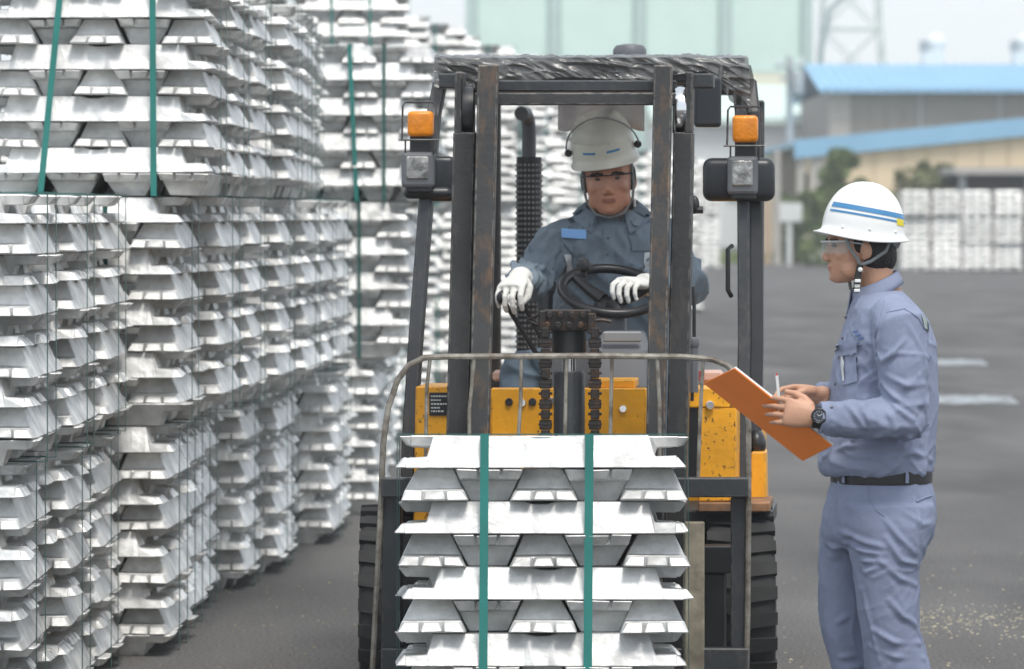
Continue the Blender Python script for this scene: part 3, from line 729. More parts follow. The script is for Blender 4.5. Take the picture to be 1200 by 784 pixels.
for x0, x1 in ((548, 585), (742, 779)):
    a, b = P(x0, 0, 13).x, P(x1, 0, 13).x
    q = MB(); q.hexa([(a, 12.95, .12), (b, 12.95, .12), (b, 13.9, .045), (a, 13.9, .045), (a, 12.95, .146), (b, 12.95, .146), (b, 13.9, .092), (a, 13.9, .092)]); q.build('fork_blade', M['rail'], fk, bevel=.004)
# body: cowl panel, fenders, steps, chassis
dash = part('cowl', M['yellow'], (575, 757, 455, 640, 14.5, .06))
for x, y, m_ in ((596.5, 471, M['black']), (624, 471, M['black']), (612, 472, M['chrome']), (646, 470, M['chrome']), (730, 479, M['chrome'])):  # the black discs are painted shade for two open holes, the chrome ones bolts
    MB().lathe([(.011, -.006), (.013, -.003), (.010 if m_ is M['chrome'] else .013, .004)], P(x, y, 14.497), 'Y', 12).build('bolt', m_, dash, smooth=True)
part('cowl_ledge', M['yellow'], (690, 744, 445, 455.5, 14.53, .2))
ft = part('front_fender', M['yellow_chip'], (487, 526, 453, 640, 14.45, .3, 484, 524))
dec = MB(); fb(dec, 503, 525, 460, 487, 14.444, .005); dec = dec.build('decal', M['black_plastic'], ft)
for i, (y, w) in enumerate(((463.5, 14), (468, 10), (472.5, 15), (477, 8), (481, 12))):
    q = MB(); x = 505
    while x < 505 + w + 2:
        e = random.uniform(1.2, 3.2); fb(q, x, x + e, y, y + 1.8, 14.4415, .002); x += e + .9
    q.build('print', M['white_print'], dec)
fr = part('front_fender', M['yellow_chip'], (806, 863, 455, 478, 14.45, .3), (818, 863, 477.5, 588, 14.452, .3))
MB().lathe([(.012, -.01), (.015, -.006), (.013, .004)], P(832, 475, 14.445), 'Y', 14).build('bolt', M['chrome'], fr, smooth=True)
part('inner_cover', M['black_plastic'], (805, 819, 476, 560, 14.46, .1))
part('step', M['rust'], (446, 486, 585, 597, 14.42, .35))
part('step', M['rust'], (818, 902, 589, 600, 14.42, .35))
rp = part('side_post', M['yellow'], (880, 897, 530, 589, 14.7, .2, 879, 898))
q = MB(); q.ell(P(886, 520, 14.8), (.034, .05, .05), 14, 9); q.build('side_lamp', M['black_plastic'], fk, smooth=True)
part('chassis', M['black'], (500, 820, 600, 800, 14.56, .9), (446, 905, 598, 618, 14.5, .5), bevel=.006)
part('axle_cover', M['black'], (823, 872, 640, 672, 14.08, .1), (823, 850, 672, 800, 14.10, .1))
part('axle_cover', M['black'], (470, 520, 620, 800, 14.12, .1))
q = MB(); X_ = .36
def tb(q, x0, x1, y0, y1, z0, z1):
    o0, o1 = SK * (y0 - 15), SK * (y1 - 15)
    return q.hexa([(x0 + o0, y0, z0), (x1 + o0, y0, z0), (x1 + o1, y1, z0), (x0 + o1, y1, z0), (x0 + o0, y0, z1), (x1 + o0, y0, z1), (x1 + o1, y1, z1), (x0 + o1, y1, z1)])
tb(MB(), -.28, .78, 15.1, 16.1, .35, .86).build('hood', M['yellow'], fk, bevel=.03, seg=2)
tb(MB(), -.30, .80, 16.12, 16.9, .25, .98).build('counterweight', M['yellow'], fk, bevel=.08, seg=3)
for (x0, x1, y0, y1, m_, rx) in ((577, 597, 434, 447, M['peach'], None), (819, 847, 434, 448, M['peach'], 825)):
    lp = part('rear_lamp', m_, (x0, x1, y0, y1, 16.3, .06), bevel=.01)
    if rx: part('lamp_lens', M['red'], (x0, rx, y0, y1, 16.27, .02), parent=lp)
    part('lamp_bracket', M['black'], (x0, x1 + 2, y1 + .5, y1 + 10, 16.3, .06), parent=lp)
# wheels
def wheel(xc, yc, r, w, name='front_wheel'):
    hubm = M['yellow']
    q = MB(); q.lathe([(.05, -w * .42), (r * .58, -w * .42), (r * .6, -w * .3), (r * .6, w * .3), (r * .58, w * .42), (.05, w * .42)], (xc, yc, r), 'X', 32); rim = q.build(name, hubm, fk, smooth=True)
    q = MB(); prof = [(r * .6, -w * .46), (r * .8, -w * .5), (r * .93, -w * .47), (r * .955, -w * .40), (r * .96, 0), (r * .955, w * .40), (r * .93, w * .47), (r * .8, w * .5), (r * .6, w * .46)]
    q.lathe(prof, (xc, yc, r), 'X', 48)
    nl = 26
    for i in range(nl):
        for s in (-1, 1):
            a = 2 * math.pi * (i + (.5 if s > 0 else 0)) / nl; e = Euler((a, 0, 0)).to_matrix(); da = .075
            pts = []
            for rr in (.935, 1.0):
                for (t, xx) in ((-da, s * w * .02), (-da * .8, s * w * .5), (da * .75, s * w * .5), (da, s * w * .02)):
                    if s < 0: t = -t
                    rad = r * (rr if abs(xx) < w * .4 else rr - .012); tt = t + s * 0 + .06 * (abs(xx) / w - .25)
                    pts.append(Vector((xc + xx, yc + rad * math.sin(a + tt), r + rad * math.cos(a + tt))))
            q.hexa(pts)
    q.build('tyre', M['rubber'], rim, smooth=True, bevel=0)
s_ = FPX / 14.6
wheel((865 - 600) / s_, 14.62, .352, .222)
wheel((463 - 600) / s_, 14.62, .352, .222)
wheel(-.18 + .11, 16.45, .27, .18, 'rear_wheel'); wheel(.78 + .05, 16.45, .27, .18, 'rear_wheel')
# overhead guard
def beam(name, pts, wx, dy, m_=None, parent=fk, bevel=.006):
    q = MB(); rings = []
    for p in pts: rings.append([p + Vector(v) for v in ((-wx / 2, 0, 0), (wx / 2, 0, 0), (wx / 2 + SK * dy, dy, 0), (-wx / 2 + SK * dy, dy, 0))])
    q.loft(rings); return q.build(name, m_ or M['frame'], parent, bevel=bevel)
gl = [P(477, 560, 14.72), P(479, 510, 14.74), P(486, 400, 14.8), P(498, 240, 14.9), P(507, 135, 14.97), P(515, 95, 15.03)]
beam('guard_leg', gl, .046, .07)
gr = [P(869.5, 588, 14.7), P(869.5, 510, 14.74), P(872, 400, 14.8), P(871, 240, 14.9), P(868, 130, 14.97), P(864, 92, 15.05)]
grr = [p + Vector((.032, .02, 0)) for p in gr]
beam('guard_leg', gr, .042, .075); beam('leg_channel', [p + Vector((.012, .03, 0)) for p in grr], .045, .05, M['black'])
for xo in (.0, .98):
    beam('rear_guard_leg', [Vector((-.17 + xo + .1, 16.55, .95)), Vector((-.17 + xo + .1, 16.45, 2.08))], .05, .06)
rz = P(0, 88, 15.05).z; rt = P(0, 73, 15.05).z
xl, xr = P(513, 0, 15.05).x, P(872, 0, 15.05).x
for (a, b, y0, y1) in ((xl, xr, 15.0, 15.08), (xl, xr, 16.44, 16.52)):
    q = MB(); oo = .4 * SK * (y0 - 15); q.hexa([(a + oo, y0, rz - .03), (b + oo, y0, rz - .03), (b + oo, y1, rz - .03), (a + oo, y1, rz - .03), (a + oo, y0, rt), (b + oo, y0, rt), (b + oo, y1, rt), (a + oo, y1, rt)])
    q.build('roof_frame', M['frame'], fk, bevel=.012, seg=2)
for i in range(8):
    a = xl + (xr - xl - .04) * i / 7
    MB().hexa([(a, 15.08, rz - .02), (a + .04, 15.08, rz - .02), (a + .04 + SK * .54, 16.44, rz - .02), (a + SK * .54, 16.44, rz - .02), (a, 15.08, rt - .004), (a + .04, 15.08, rt - .004), (a + .04 + SK * .54, 16.44, rt - .004), (a + SK * .54, 16.44, rt - .004)]).build('roof_bar', M['frame'], fk, bevel=.005)
# crumpled clear sheet over the roof, hanging down at the front and at the right corner
nx, ny = 200, 110; V = []; F = []
for j in range(ny + 1):
    for i in range(nx + 1):
        u, v = i / nx, j / ny
        X = xl - .01 + (xr - xl + .02) * u
        if v < .35:                                 # front curtain
            t = v / .35; hang = .075 + .03 * math.sin(u * 9) * math.sin(u * 4 + 1) + max(0, (u - .86) / .14) ** 1.2 * .11 + max(0, (.06 - u) / .06) * .03
            z = rt + .014 - hang * (1 - t) ; Y = 14.965 - .012 * (1 - t)
            X += (1 - t) * .01 * math.sin(u * 40)
        else:
            t = (v - .35) / .65; z = rt + .016 + .012 * math.sin(t * 3.1); Y = 14.97 + 1.56 * t
        X += .4 * SK * max(0, Y - 15)
        V.append([X, Y, z])
V = np.array(V); sk = V.copy(); sk[:, 0] += V[:, 2] * 1.6; nz_ = vnoise(V * np.array([16, 5, 9]) + 3) * .006 + np.clip(1 - np.abs(vnoise(sk * np.array([15, 9, 22]) + 9)) * 3, 0, 1) * .007 + np.clip(1 - np.abs(vnoise(sk * np.array([34, 14, 40]) + 4)) * 3, 0, 1) * .004
cur = np.repeat((np.arange(ny + 1) / ny < .35), nx + 1)
V[:, 1] -= np.where(cur, nz_ * 1.6, 0); V[:, 2] += np.where(cur, 0, nz_)
q = MB(); q.v = [tuple(p) for p in V]
q.f = [(j * (nx + 1) + i, j * (nx + 1) + i + 1, (j + 1) * (nx + 1) + i + 1, (j + 1) * (nx + 1) + i) for j in range(ny) for i in range(nx)]
q.build('rain_sheet', M['wrap'], fk, smooth=True)
# right side flap of the sheet
q = MB(); n_ = 14; rows = []
for j in range(9):
    t = j / 8
    rows.append([P(840 + 42 * (i / n_) + 2 * math.sin(i * 1.7 + j), 76 + t * (18 + 38 * math.sin(min(1, i / n_ * 1.15) * 1.5)) , 14.94 + .03 * math.sin(i * 2.1 + j * .4) + .06 * (i / n_)) for i in range(n_ + 1)])
q.v = [tuple(p) for r in rows for p in r]; q.f = [(j * (n_ + 1) + i, j * (n_ + 1) + i + 1, (j + 1) * (n_ + 1) + i + 1, (j + 1) * (n_ + 1) + i) for j in range(8) for i in range(n_)]
fl = q.build('sheet_flap', M['wrap'], fk, smooth='all'); fl.modifiers.new('s', 'SUBSURF').render_levels = 2
q = MB(); rows = [[P(654 + 101 * u, 110 + 42 * v - (14 * max(0, 1 - abs(u - .5) * 3.2) if v == 1 else 0) + 2 * math.sin(u * 14), 16.1 + .015 * math.sin(u * 11 + v * 3)) for u in [k / 16 for k in range(17)]] for v in [0, .33, .66, 1]]
q.v = [tuple(p) for r in rows for p in r]; q.f = [(j * 17 + i, j * 17 + i + 1, j * 17 + 18 + i, j * 17 + 17 + i) for j in range(3) for i in range(16)]
q.build('rear_sheet', M['sheet'], fk, smooth='all').modifiers.new('t', 'SOLIDIFY').thickness = .003
q = MB(); q.lathe([(.055, 0), (.06, .01), (.06, .045), (.05, .06), (.02, .066)], P(738, 73, 15.9), n=20); q.build('air_cleaner_cap', M['grey_plastic'], fk, smooth=True)  # grey air cleaner cap above the roof, no lamp
# exhaust stack with perforated guard
c = P(620, 400, 16.6); s = FPX / 16.6
q = MB(); x0 = c.x
q.tube([(x0, 16.6, P(0, 200, 16.6).z), (x0, 16.6, P(0, 152, 16.6).z), (x0 - .004, 16.6, P(0, 141, 16.6).z), (x0 - .012, 16.55, P(0, 134, 16.6).z), (x0 - .03, 16.48, P(0, 134, 16.6).z)], .026, 16)
ex = q.build('exhaust_pipe', M['grey_plastic'], fk, smooth=True)
q = MB(); zt0, zb0 = P(0, 184, 16.6).z, P(0, 420, 16.6).z
q.lathe([(.034, zb0), (.047, zb0), (.047, zt0), (.030, zt0)], (x0, 16.6, 0), n=24)
q.build('exhaust_guard', M['black'], ex, smooth=True)
q = MB()
z = zt0 - .03
while z > zb0:
    for k in range(20):
        a = 2 * math.pi * k / 20; q.box((x0 + .0475 * math.cos(a), 16.6 + .0475 * math.sin(a), z), (.008, .008, .008), Euler((0, 0, a)))
    z -= .02
q.build('guard_perforation', M['pale_plastic'], ex)
# lamps, indicators and mirrors on the guard legs
def cluster(cx, hx0, hx1, hy0, hy1, ax0, ax1, ay0, ay1, d):
    br_ = MB(); fb(br_, ax0 + 3, ax1 - 2, ay1 - 2, hy0 + 2, d + .03, .05); br_ = br_.build('lamp_bracket', M['black'], fk, bevel=.005)
    am = MB(); fb(am, ax0, ax1, ay0, ay1, d, .06); am = am.build('indicator_lamp', M['amber'], br_, bevel=.014, seg=3, smooth=True)
    cg = MB(); gx0, gx1, gy0, gy1 = ax0 - 5, ax1 + 4, ay0 - 10, ay1 + 4
    for off in (-.03,):
        cg.tube([P(gx0 - 1, gy1, d + off), P(gx0, gy0 + 4, d + off), P(gx0 + 3, gy0, d + off), P(gx1 - 3, gy0, d + off), P(gx1, gy0 + 4, d + off), P(gx1 + 1, gy1, d + off)], .0035, 6)
    cg.tube([P(gx0 - 5, gy1, d - .03), P(gx1 + 4, gy1, d - .03)], .0035, 6)
    cg.tube([P(gx0 + 3, gy1, d - .03), P(gx0 + 3, hy0 + 4, d - .01)], .003, 6); cg.tube([P(gx1 - 3, gy1, d - .03), P(gx1 - 3, hy0 + 4, d - .01)], .003, 6)
    cg.build('lamp_cage', M['frame'], br_, smooth=True)
    hd = MB(); fb(hd, hx0, hx1, hy0, hy1, d - .02, .10); hd = hd.build('headlamp', M['grey_plastic'], fk, bevel=.012, seg=2)
    ln = MB(); fb(ln, hx0 + 6, hx1 - 6, hy0 + 5, hy1 - 10, d - .026, .015); ln.build('lamp_lens', M['lens'], hd, bevel=.005)
    sh = MB(); fb(sh, hx0 + 5, hx1 - 2, hy1 - 6, hy1 + 6, d - .01, .08); sh.build('lamp_mount', M['black'], hd, bevel=.006)
cluster(490, 470, 508, 178, 220, 477, 507, 130, 160, 14.86)
cluster(872, 852, 888, 183, 228, 858, 888, 135, 167, 14.86)
q = MB(); fb(q, 500, 533, 183, 236, 14.9, .05); fb(q, 472, 530, 219, 233, 14.88, .05); q.build('side_mirror', M['mirror_back'], fk, bevel=.02, seg=3, smooth=True)
q = MB(); fb(q, 823, 908, 185, 236, 14.88, .06); q.build('side_mirror', M['mirror_back'], fk, bevel=.035, seg=4, smooth=True)
q = MB(); q.tube([P(858, 288, 14.85), P(853, 292, 14.83), P(853, 340, 14.83), P(857, 347, 14.85)], .008, 8); q.build('grab_handle', M['black'], fk, smooth=True)
q = MB(); q.tube([P(812, 245, 14.3), P(816, 246, 14.3), P(824, 246, 14.3)], .012, 8); q.ell(P(814, 240, 14.3), (.016, .016, .03)); q.build('mast_sensor', M['black'], fk, smooth=True)
q = MB(); q.tube([P(812, 336, 14.35), P(813.5, 350, 14.35), P(813.5, 400, 14.35), P(811, 470, 14.35)], .006, 8); q.build('hydraulic_hose', M['black'], fk, smooth=True)
q = MB(); q.lathe([(.016, 0), (.02, .008), (.02, .03), (.016, .036)], P(812, 408, 14.35), n=10); q.tube([P(812, 408, 14.35), P(812, 460, 14.35)], .018, 8); q.build('hose_fitting', M['grey_plastic'], fk, smooth=True)
# dash, steering column and wheel, levers, seat
q = MB(); rings = []
for (y, a, b, d0, d1) in ((455, 700, 758, 14.75, 15.0), (410, 701, 757, 14.8, 15.05), (392, 704, 752, 14.85, 15.1), (388, 708, 748, 14.9, 15.1)):
    A, B = P(a, y, d0), P(b, y, d0); o = Vector((.02, d1 - d0, 0)); rings.append([A, B, B + o, A + o])
q.loft(rings); q.build('dash_cover', M['grey_plastic'], fk, bevel=.012, seg=2)
part('dash_top', M['pale_plastic'], (706, 752, 388.5, 401, 14.79, .012), bevel=.005)
part('dash_panel', M['grey_plastic'], (640, 735, 400, 455, 15.0, .2)); part('dash_panel', M['grey_plastic'], (690, 732, 370, 392, 15.0, .12))
wc = P(716, 341, 15.12)
tilt = Euler((math.radians(26), math.radians(4), 0)).to_matrix().to_4x4()
q = MB(); R_ = .168
q.tube([wc + tilt @ Vector((R_ * math.cos(a), R_ * math.sin(a), 0)) for a in [2 * math.pi * k / 40 for k in range(40)]], .0165, 10, closed=True)
sw = q.build('steering_wheel', M['black_plastic'], fk, smooth=True)
q = MB()
for a in (2.5, .45, -1.35):
    q.tube([wc + tilt @ Vector((.03 * math.cos(a), .03 * math.sin(a), -.045)), wc + tilt @ Vector((.09 * math.cos(a), .09 * math.sin(a), -.03)), wc + tilt @ Vector((R_ * math.cos(a), R_ * math.sin(a), 0))], [.026, .02, .015], 8)
q.build('spoke', M['black_plastic'], sw, smooth=True)
q = MB(); q.lathe([(.04, -.12), (.052, -.11), (.058, -.07), (.052, -.05), (.03, -.035)], wc, 'Z', 20, tilt); q.build('steering_hub', M['black_plastic'], sw, smooth=True)
q = MB(); kp = P(684, 322, 15.05); q.lathe([(.01, -.01), (.012, .01), (.024, .018), (.027, .035), (.02, .052), (.006, .056)], kp, n=16); q.build('steering_knob', M['black_plastic'], sw, smooth=True)
for pts in ([(588, 349), (596, 362), (632, 420)], [(607, 344), (616, 362), (640, 408)]):
    q = MB(); q.tube([P(x, y, 15.0 + k * .02) for k, (x, y) in enumerate(pts)], .0085, 8); q.ell(P(pts[0][0], pts[0][1], 15.0), (.018, .018, .024)); q.build('control_lever', M['black_plastic'], fk, smooth=True)
seat = MB(); tb(seat, .02 - .02, .50, 15.35, 15.85, .86, .99).build('seat', M['black_plastic'], fk, bevel=.04, seg=3)
q = MB(); q.loft([[Vector((x, y + dy, z)) for x, dy in ((.06 + .03, 0), (.55, 0), (.55, .12), (.09, .12))] for y, z in ((15.86, .92), (15.93, 1.2), (15.98, 1.42))]); q.build('seat_back', M['black_plastic'], fk, bevel=.04, seg=3)
# ------------------------------------------------------------------ people
from mathutils.bvhtree import BVHTree
def bvh(o):
    off = WLOC[o]; v = [Vector(c) + off for c in coords(o)]
    return BVHTree.FromPolygons(v, [tuple(p.vertices) for p in o.data.polygons])
EYE = Vector((0, 0, CAMH))
def hit(t, x, y, lift=.003):
    """point on a body surface seen at photo pixel (x, y), lifted a little off it"""
    d = (P(x, y, 12) - EYE).normalized(); loc, n, i, dist = t.ray_cast(EYE, d)
    if loc is None: return None
    return loc + n * lift
def patch(t, name, m, quad, parent, nu=8, nv=6, lift=.003, thick=.003):
    """a piece of cloth lying on a surface; quad = four pixel corners tl, tr, br, bl"""
    rows = []
    for j in range(nv + 1):
        v = j / nv; row = []
        for i in range(nu + 1):
            u = i / nu
            a = [quad[0][k] * (1 - u) + quad[1][k] * u for k in (0, 1)]; b = [quad[3][k] * (1 - u) + quad[2][k] * u for k in (0, 1)]
            h = hit(t, a[0] * (1 - v) + b[0] * v, a[1] * (1 - v) + b[1] * v, lift)
            row.append(h)
        rows.append(row)
    flat = [h for r in rows for h in r]; good = [h for h in flat if h is not None]
    if not good: return None
    md = sorted(h.y for h in good)[len(good) // 2]
    q = MB(); n = nu + 1
    for j, r in enumerate(rows):
        for i, h in enumerate(r):
            if h is None or abs(h.y - md) > .09:
                u, v = i / nu, j / nv
                a = [quad[0][k] * (1 - u) + quad[1][k] * u for k in (0, 1)]; b = [quad[3][k] * (1 - u) + quad[2][k] * u for k in (0, 1)]
                h = P(a[0] * (1 - v) + b[0] * v, a[1] * (1 - v) + b[1] * v, md)
            q.v.append(tuple(h))
    N = len(q.v); q.v += [tuple(Vector(p) + Vector((0, thick, 0))) for p in q.v]
    for j in range(nv):
        for i in range(nu):
            a = j * n + i; q.f.append((a, a + 1, a + n + 1, a + n)); q.f.append((a + N, a + n + N, a + n + 1 + N, a + 1 + N))
    for i in range(nu): q.f.append((i, i + N, i + 1 + N, i + 1)); a = nv * n + i; q.f.append((a, a + 1, a + 1 + N, a + N))
    for j in range(nv): a = j * n; q.f.append((a, a + n, a + n + N, a + N)); a += nu; q.f.append((a, a + N, a + n + N, a + n))
    return q.build(name, m, parent, smooth=True)
def strapline(t, name, m, pts, parent, r=.004, flat=.4, lift=.004):
    ps = []
    for i in range(len(pts) - 1):
        for k in range(4):
            u = k / 4; h = hit(t, pts[i][0] * (1 - u) + pts[i + 1][0] * u, pts[i][1] * (1 - u) + pts[i + 1][1] * u, lift)
            if h is not None: ps.append(h)
    if len(ps) < 3: return None
    return MB().tube(ps, r, 7).build(name, m, parent, smooth=True)
def ring_px(y, xl, xr, b, dc, n=28, pw=2.3, tilt=0.0):
    """horizontal body section from its left and right pixel, half-depth b, centre distance dc"""
    a, c = P(xl, y, dc), P(xr, y, dc); cx, ax = (a.x + c.x) / 2, (c.x - a.x) / 2; out = []
    for k in range(n):
        t = 2 * math.pi * k / n; ct, st = math.cos(t), math.sin(t)
        f = (abs(ct) ** pw + abs(st) ** pw) ** (-1 / pw)
        out.append(Vector((cx + ax * f * ct, dc + b * f * st, a.z + tilt * f * ct * ax)))
    return out
def limb(mb, pts, rad, n=16): return mb.tube(pts, rad, n)
def head_mb(mb, T):
    """head, face, ears; local x forward, y left, z up, origin between the ears"""
    t = MB()
    t.ell((-.012, 0, .03), (.098, .076, .088), 20, 14)
    prof = [(.07, .066, .078, -.05), (.04, .071, .086, -.06), (.015, .072, .088, -.06), (-.008, .071, .083, -.05), (-.035, .069, .086, -.04), (-.058, .063, .089, -.03), (-.078, .055, .088, -.02), (-.097, .044, .087, -.005), (-.112, .030, .082, .02), (-.119, .015, .070, .04)]
    rings = []
    for z, w, xf, xb in prof:
        cx, ax = (xf + xb) / 2, (xf - xb) / 2
        rings.append([(cx + ax * (abs(math.cos(a)) ** .85) * (1 if math.cos(a) > 0 else -1), w * math.sin(a), z) for a in [2 * math.pi * k / 24 for k in range(24)]])
    t.loft(rings)
    t.loft([[(.078, -.006, .018), (.078, .006, .018), (.088, .004, .016), (.088, -.004, .016)], [(.078, -.010, -.012), (.078, .010, -.012), (.099, .006, -.010), (.099, -.006, -.010)], [(.080, -.016, -.034), (.080, .016, -.034), (.110, .008, -.032), (.110, -.008, -.032)], [(.078, -.014, -.046), (.078, .014, -.046), (.100, .007, -.046), (.100, -.007, -.046)]])
    t.ell((.097, .011, -.041), (.010, .007, .007), 8, 6); t.ell((.097, -.011, -.041), (.010, .007, .007), 8, 6)
    t.ell((.086, 0, -.064), (.008, .022, .005), 10, 6); t.ell((.084, 0, -.074), (.008, .019, .006), 10, 6); t.ell((.078, 0, -.102), (.012, .018, .012), 10, 6)
    for s in (-1, 1):
        t.ell((.080, s * .032, .022), (.012, .026, .008), 10, 6); t.ell((.056, s * .040, -.026), (.026, .024, .026), 10, 7)
        t.ell((-.006, s * .077, -.012), (.020, .010, .032), 10, 8, Euler((0, .2, -s * .35)).to_matrix().to_4x4()); t.ell((-.002, s * .075, -.036), (.010, .008, .012), 8, 6)
        t.ell((.030, s * .050, -.070), (.036, .018, .034), 10, 7)
    t.v = [(x * (1 - .9 * max(0, z - .03)), y * (1 - .9 * max(0, z - .03)), z if z < .06 else .06 + (z - .06) * .75) for x, y, z in t.v]
    mb.add([T @ Vector(v) for v in t.v], t.f)
def hand_mb(mb, o, ax, ay, az, curls, thumb, sc=1.0, fat=1.0, spread=.08, nails=None):
    o, ax, ay, az = Vector(o), Vector(ax).normalized(), Vector(ay).normalized(), Vector(az).normalized()
    L = lambda x, y, z: o + (ax * x + ay * y + az * z) * sc
    rings = []
    for x, w, th, yo in ((-.03, .027, .020, 0), (0, .028, .019, 0), (.025, .036, .018, .002), (.055, .042, .0165, .001), (.085, .041, .013, 0), (.094, .036, .009, 0)):
        rings.append([L(x, yo + w * fat * math.cos(a), th * fat * math.sin(a)) for a in [2 * math.pi * k / 16 for k in range(16)]])
    mb.loft(rings)
    lens = [(.043, .026, .022), (.047, .030, .023), (.043, .028, .022), (.034, .021, .019)]
    for i, y in enumerate((.0335, .0115, -.0105, -.0315)):
        p = L(.080, y * fat, 0); c = 0; pts = [L(.055, y * .85 * fat, .002), p]; sp = (1.5 - i) * spread
        for k in range(3):
            c += curls[i][k]; d = (ax * math.cos(c) - az * math.sin(c)) + ay * sp * math.cos(c)
            p = p + d.normalized() * lens[i][k] * sc; pts.append(p)
        r = [.0096, .0092, .0085, .0078, .0062]
        if i == 3: r = [q * .86 for q in r]
        mb.tube(pts, [q * sc * fat for q in r], 10, up=None)
        mb.ell(pts[-1], [.0066 * sc * fat] * 3, 8, 6)
        if nails is not None:
            td_ = (pts[-1] - pts[-2]).normalized(); nails.append((pts[-1] + az.cross(td_).cross(td_).normalized() * -.0052 * (1 if az.cross(td_).cross(td_).dot(az) < 0 else -1), td_))
    pts = [L(*p) for p in thumb]; mb.tube(pts, [.016 * sc * fat, .0135 * sc * fat, .0105 * sc * fat, .0078 * sc * fat][:len(pts)], 10); mb.ell(pts[-1], [.008 * sc * fat] * 3, 8, 6)
def xform(c, f, up=(0, 0, 1), sc=(1, 1, 1)):
    f = Vector(f).normalized(); up = Vector(up); l_ = up.cross(f).normalized(); u = f.cross(l_)
    R = Matrix((f, l_, u)).transposed().to_4x4()
    return Matrix.Translation(c) @ R @ Matrix.Diagonal((*sc, 1))
def helmet(parent, T, m, a=.118, b=.103, h=.140, name='helmet', ridge=False, er=.92, ez=.98):
    def pt(t, ang, lift=0):
        # t 0 crown .. 1 dome edge
        r = math.sin(t * math.pi / 2) ** er; z = h * math.cos(t * math.pi / 2) ** ez
        k = 1 + lift / .11
        rr = 0
        if ridge: rr = .006 * max(0, math.cos(ang * 1) ) * (1 if abs(math.sin(ang)) < .08 or .22 < abs(math.sin(ang)) < .36 else 0) * math.sin(t * math.pi)
        return Vector((a * r * math.cos(ang) * k, b * r * math.sin(ang) * k, z * k + rr))
    n = 48; rings = []
    for i in range(1, 17): rings.append([pt(i / 16, 2 * math.pi * k / n) for k in range(n)])
    for e, dz in ((.25, -.008), (.6, -.013), (1, -.016), (1.02, -.019), (.9, -.020), (.2, -.014)):
        ring = []
        for k in range(n):
            ang = 2 * math.pi * k / n; c = math.cos(ang)
            ext = .009 + (.014 * max(0, c) ** 1.5) + .006 * max(0, -c); s_ = math.sin(ang) ** 2
            ring.append(Vector(((a + ext * e) * math.cos(ang), (b + ext * e) * math.sin(ang), dz - .012 * s_ * min(1, e * 1.2) + .004 * max(0, c) * e)))
        rings.append(ring)
    for i in range(14, 2, -1): rings.append([pt(i / 16, 2 * math.pi * k / n) * .965 for k in range(n)])
    q = MB(); q.loft([[T @ p for p in r] for r in rings])
    o = q.build(name, m, parent, smooth='all')
    return o, pt
def helmet_band(parent, T, pt, h, z0, z1, slope, a0, a1, m, name, ez=.98):
    """printed tape round the dome between two heights, tilted by slope"""
    q = MB(); n = 40; rings = []
    for e in (0, .34, .67, 1):
        ring = []
        for k in range(n + 1):
            ang = a0 + (a1 - a0) * k / n; z = z0 + (z1 - z0) * e + slope * math.cos(ang)
            t = math.acos(min(1, (z / h)) ** (1 / ez)) / (math.pi / 2)
            ring.append(T @ pt(t, ang, .0012))
        rings.append(ring)
    q.loft(rings, closed=False); return q.build(name, m, parent, smooth='all')
def glasses(parent, T, lens_m, frame_m, k=1.0):
    q = MB(); rows = []
    arc = [math.radians(-68 + 136 * i / 24) for i in range(25)]
    for z in (-.022, -.008, .006, .016): rows.append([T @ Vector((.010 + .098 * math.cos(t), .080 * math.sin(t), z + .006 * (1 - abs(math.sin(t))) * (-1 if z > 0 else .8) * (1 if abs(math.sin(t)) < .25 else 0))) for t in arc])
    q.loft(rows, closed=False); g_ = q.build('safety_glasses', lens_m, parent, smooth='all')
    MB().tube([T @ Vector((.011 + .098 * math.cos(t), .081 * math.sin(t), .017)) for t in arc], .0030, 6).build('glasses_frame', frame_m, g_, smooth=True)
    for s in (-1, 1): MB().tube([T @ Vector((.045, s * .076, .014)), T @ Vector((.01, s * .082, .008)), T @ Vector((-.02, s * .083, -.004))], .0022, 6).build('temple_arm', frame_m, g_, smooth=True)
    return g_
def collar(parent, T, rx, ry, m, hgt=.045, flare=.02, gap=.35, slope=.35, low=.6):
    """shirt collar, standing then folding over; local x forward"""
    q = MB(); n = 36; rows = []
    for (r_, z) in ((1.02, -.010), (1.0, hgt * .6), (1.03, hgt), (1.10, hgt * .95), (1.0 + flare / rx, hgt * .25), (1.0 + flare * 1.25 / rx, -hgt * .25 * low)):
        row = []
        for k in range(n + 1):
            ang = gap + (2 * math.pi - 2 * gap) * k / n
            tipf = max(0, math.cos(ang)) ** 3
            zz = z - (.030 * tipf if z < hgt * .5 and r_ > 1.05 else 0)
            row.append(T @ Vector((rx * r_ * math.cos(ang) + .012 * tipf, ry * r_ * math.sin(ang), zz - slope * rx * r_ * math.cos(ang))))
        rows.append(row)
    q.loft(rows, closed=False); o = q.build('collar', m, parent, smooth='all')
    md = o.modifiers.new('t', 'SOLIDIFY'); md.thickness = .0035; md.offset = 0
    return o
def wrinkle(o, dirs, seed, mask=None):
    """cloth folds: sums of ridged stretched noise; dirs = list of (axis of the fold, across freq, along freq, amplitude)"""
    p = coords(o) + np.array(WLOC[o]); d = np.zeros(len(p))
    for i, (ax, fa, fl, amp) in enumerate(dirs):
        ax = Vector(ax).normalized(); u = ax.orthogonal().normalized(); w = ax.cross(u)
        warp = vnoise(p * 5 + seed + i * 11) * .05
        q = np.stack([(p @ np.array(ax)) * fl, (p @ np.array(u) + warp) * fa, (p @ np.array(w) + warp) * fa], 1) + seed * 3.7 + i * 17
        r = 1 - np.abs(vnoise(q)) * 2.6
        dd = (np.clip(r, 0, 1) ** 1.7 - .3) * amp
        if mask is not None: dd = dd * mask[i](p)
        d += dd
    displace(o, d)
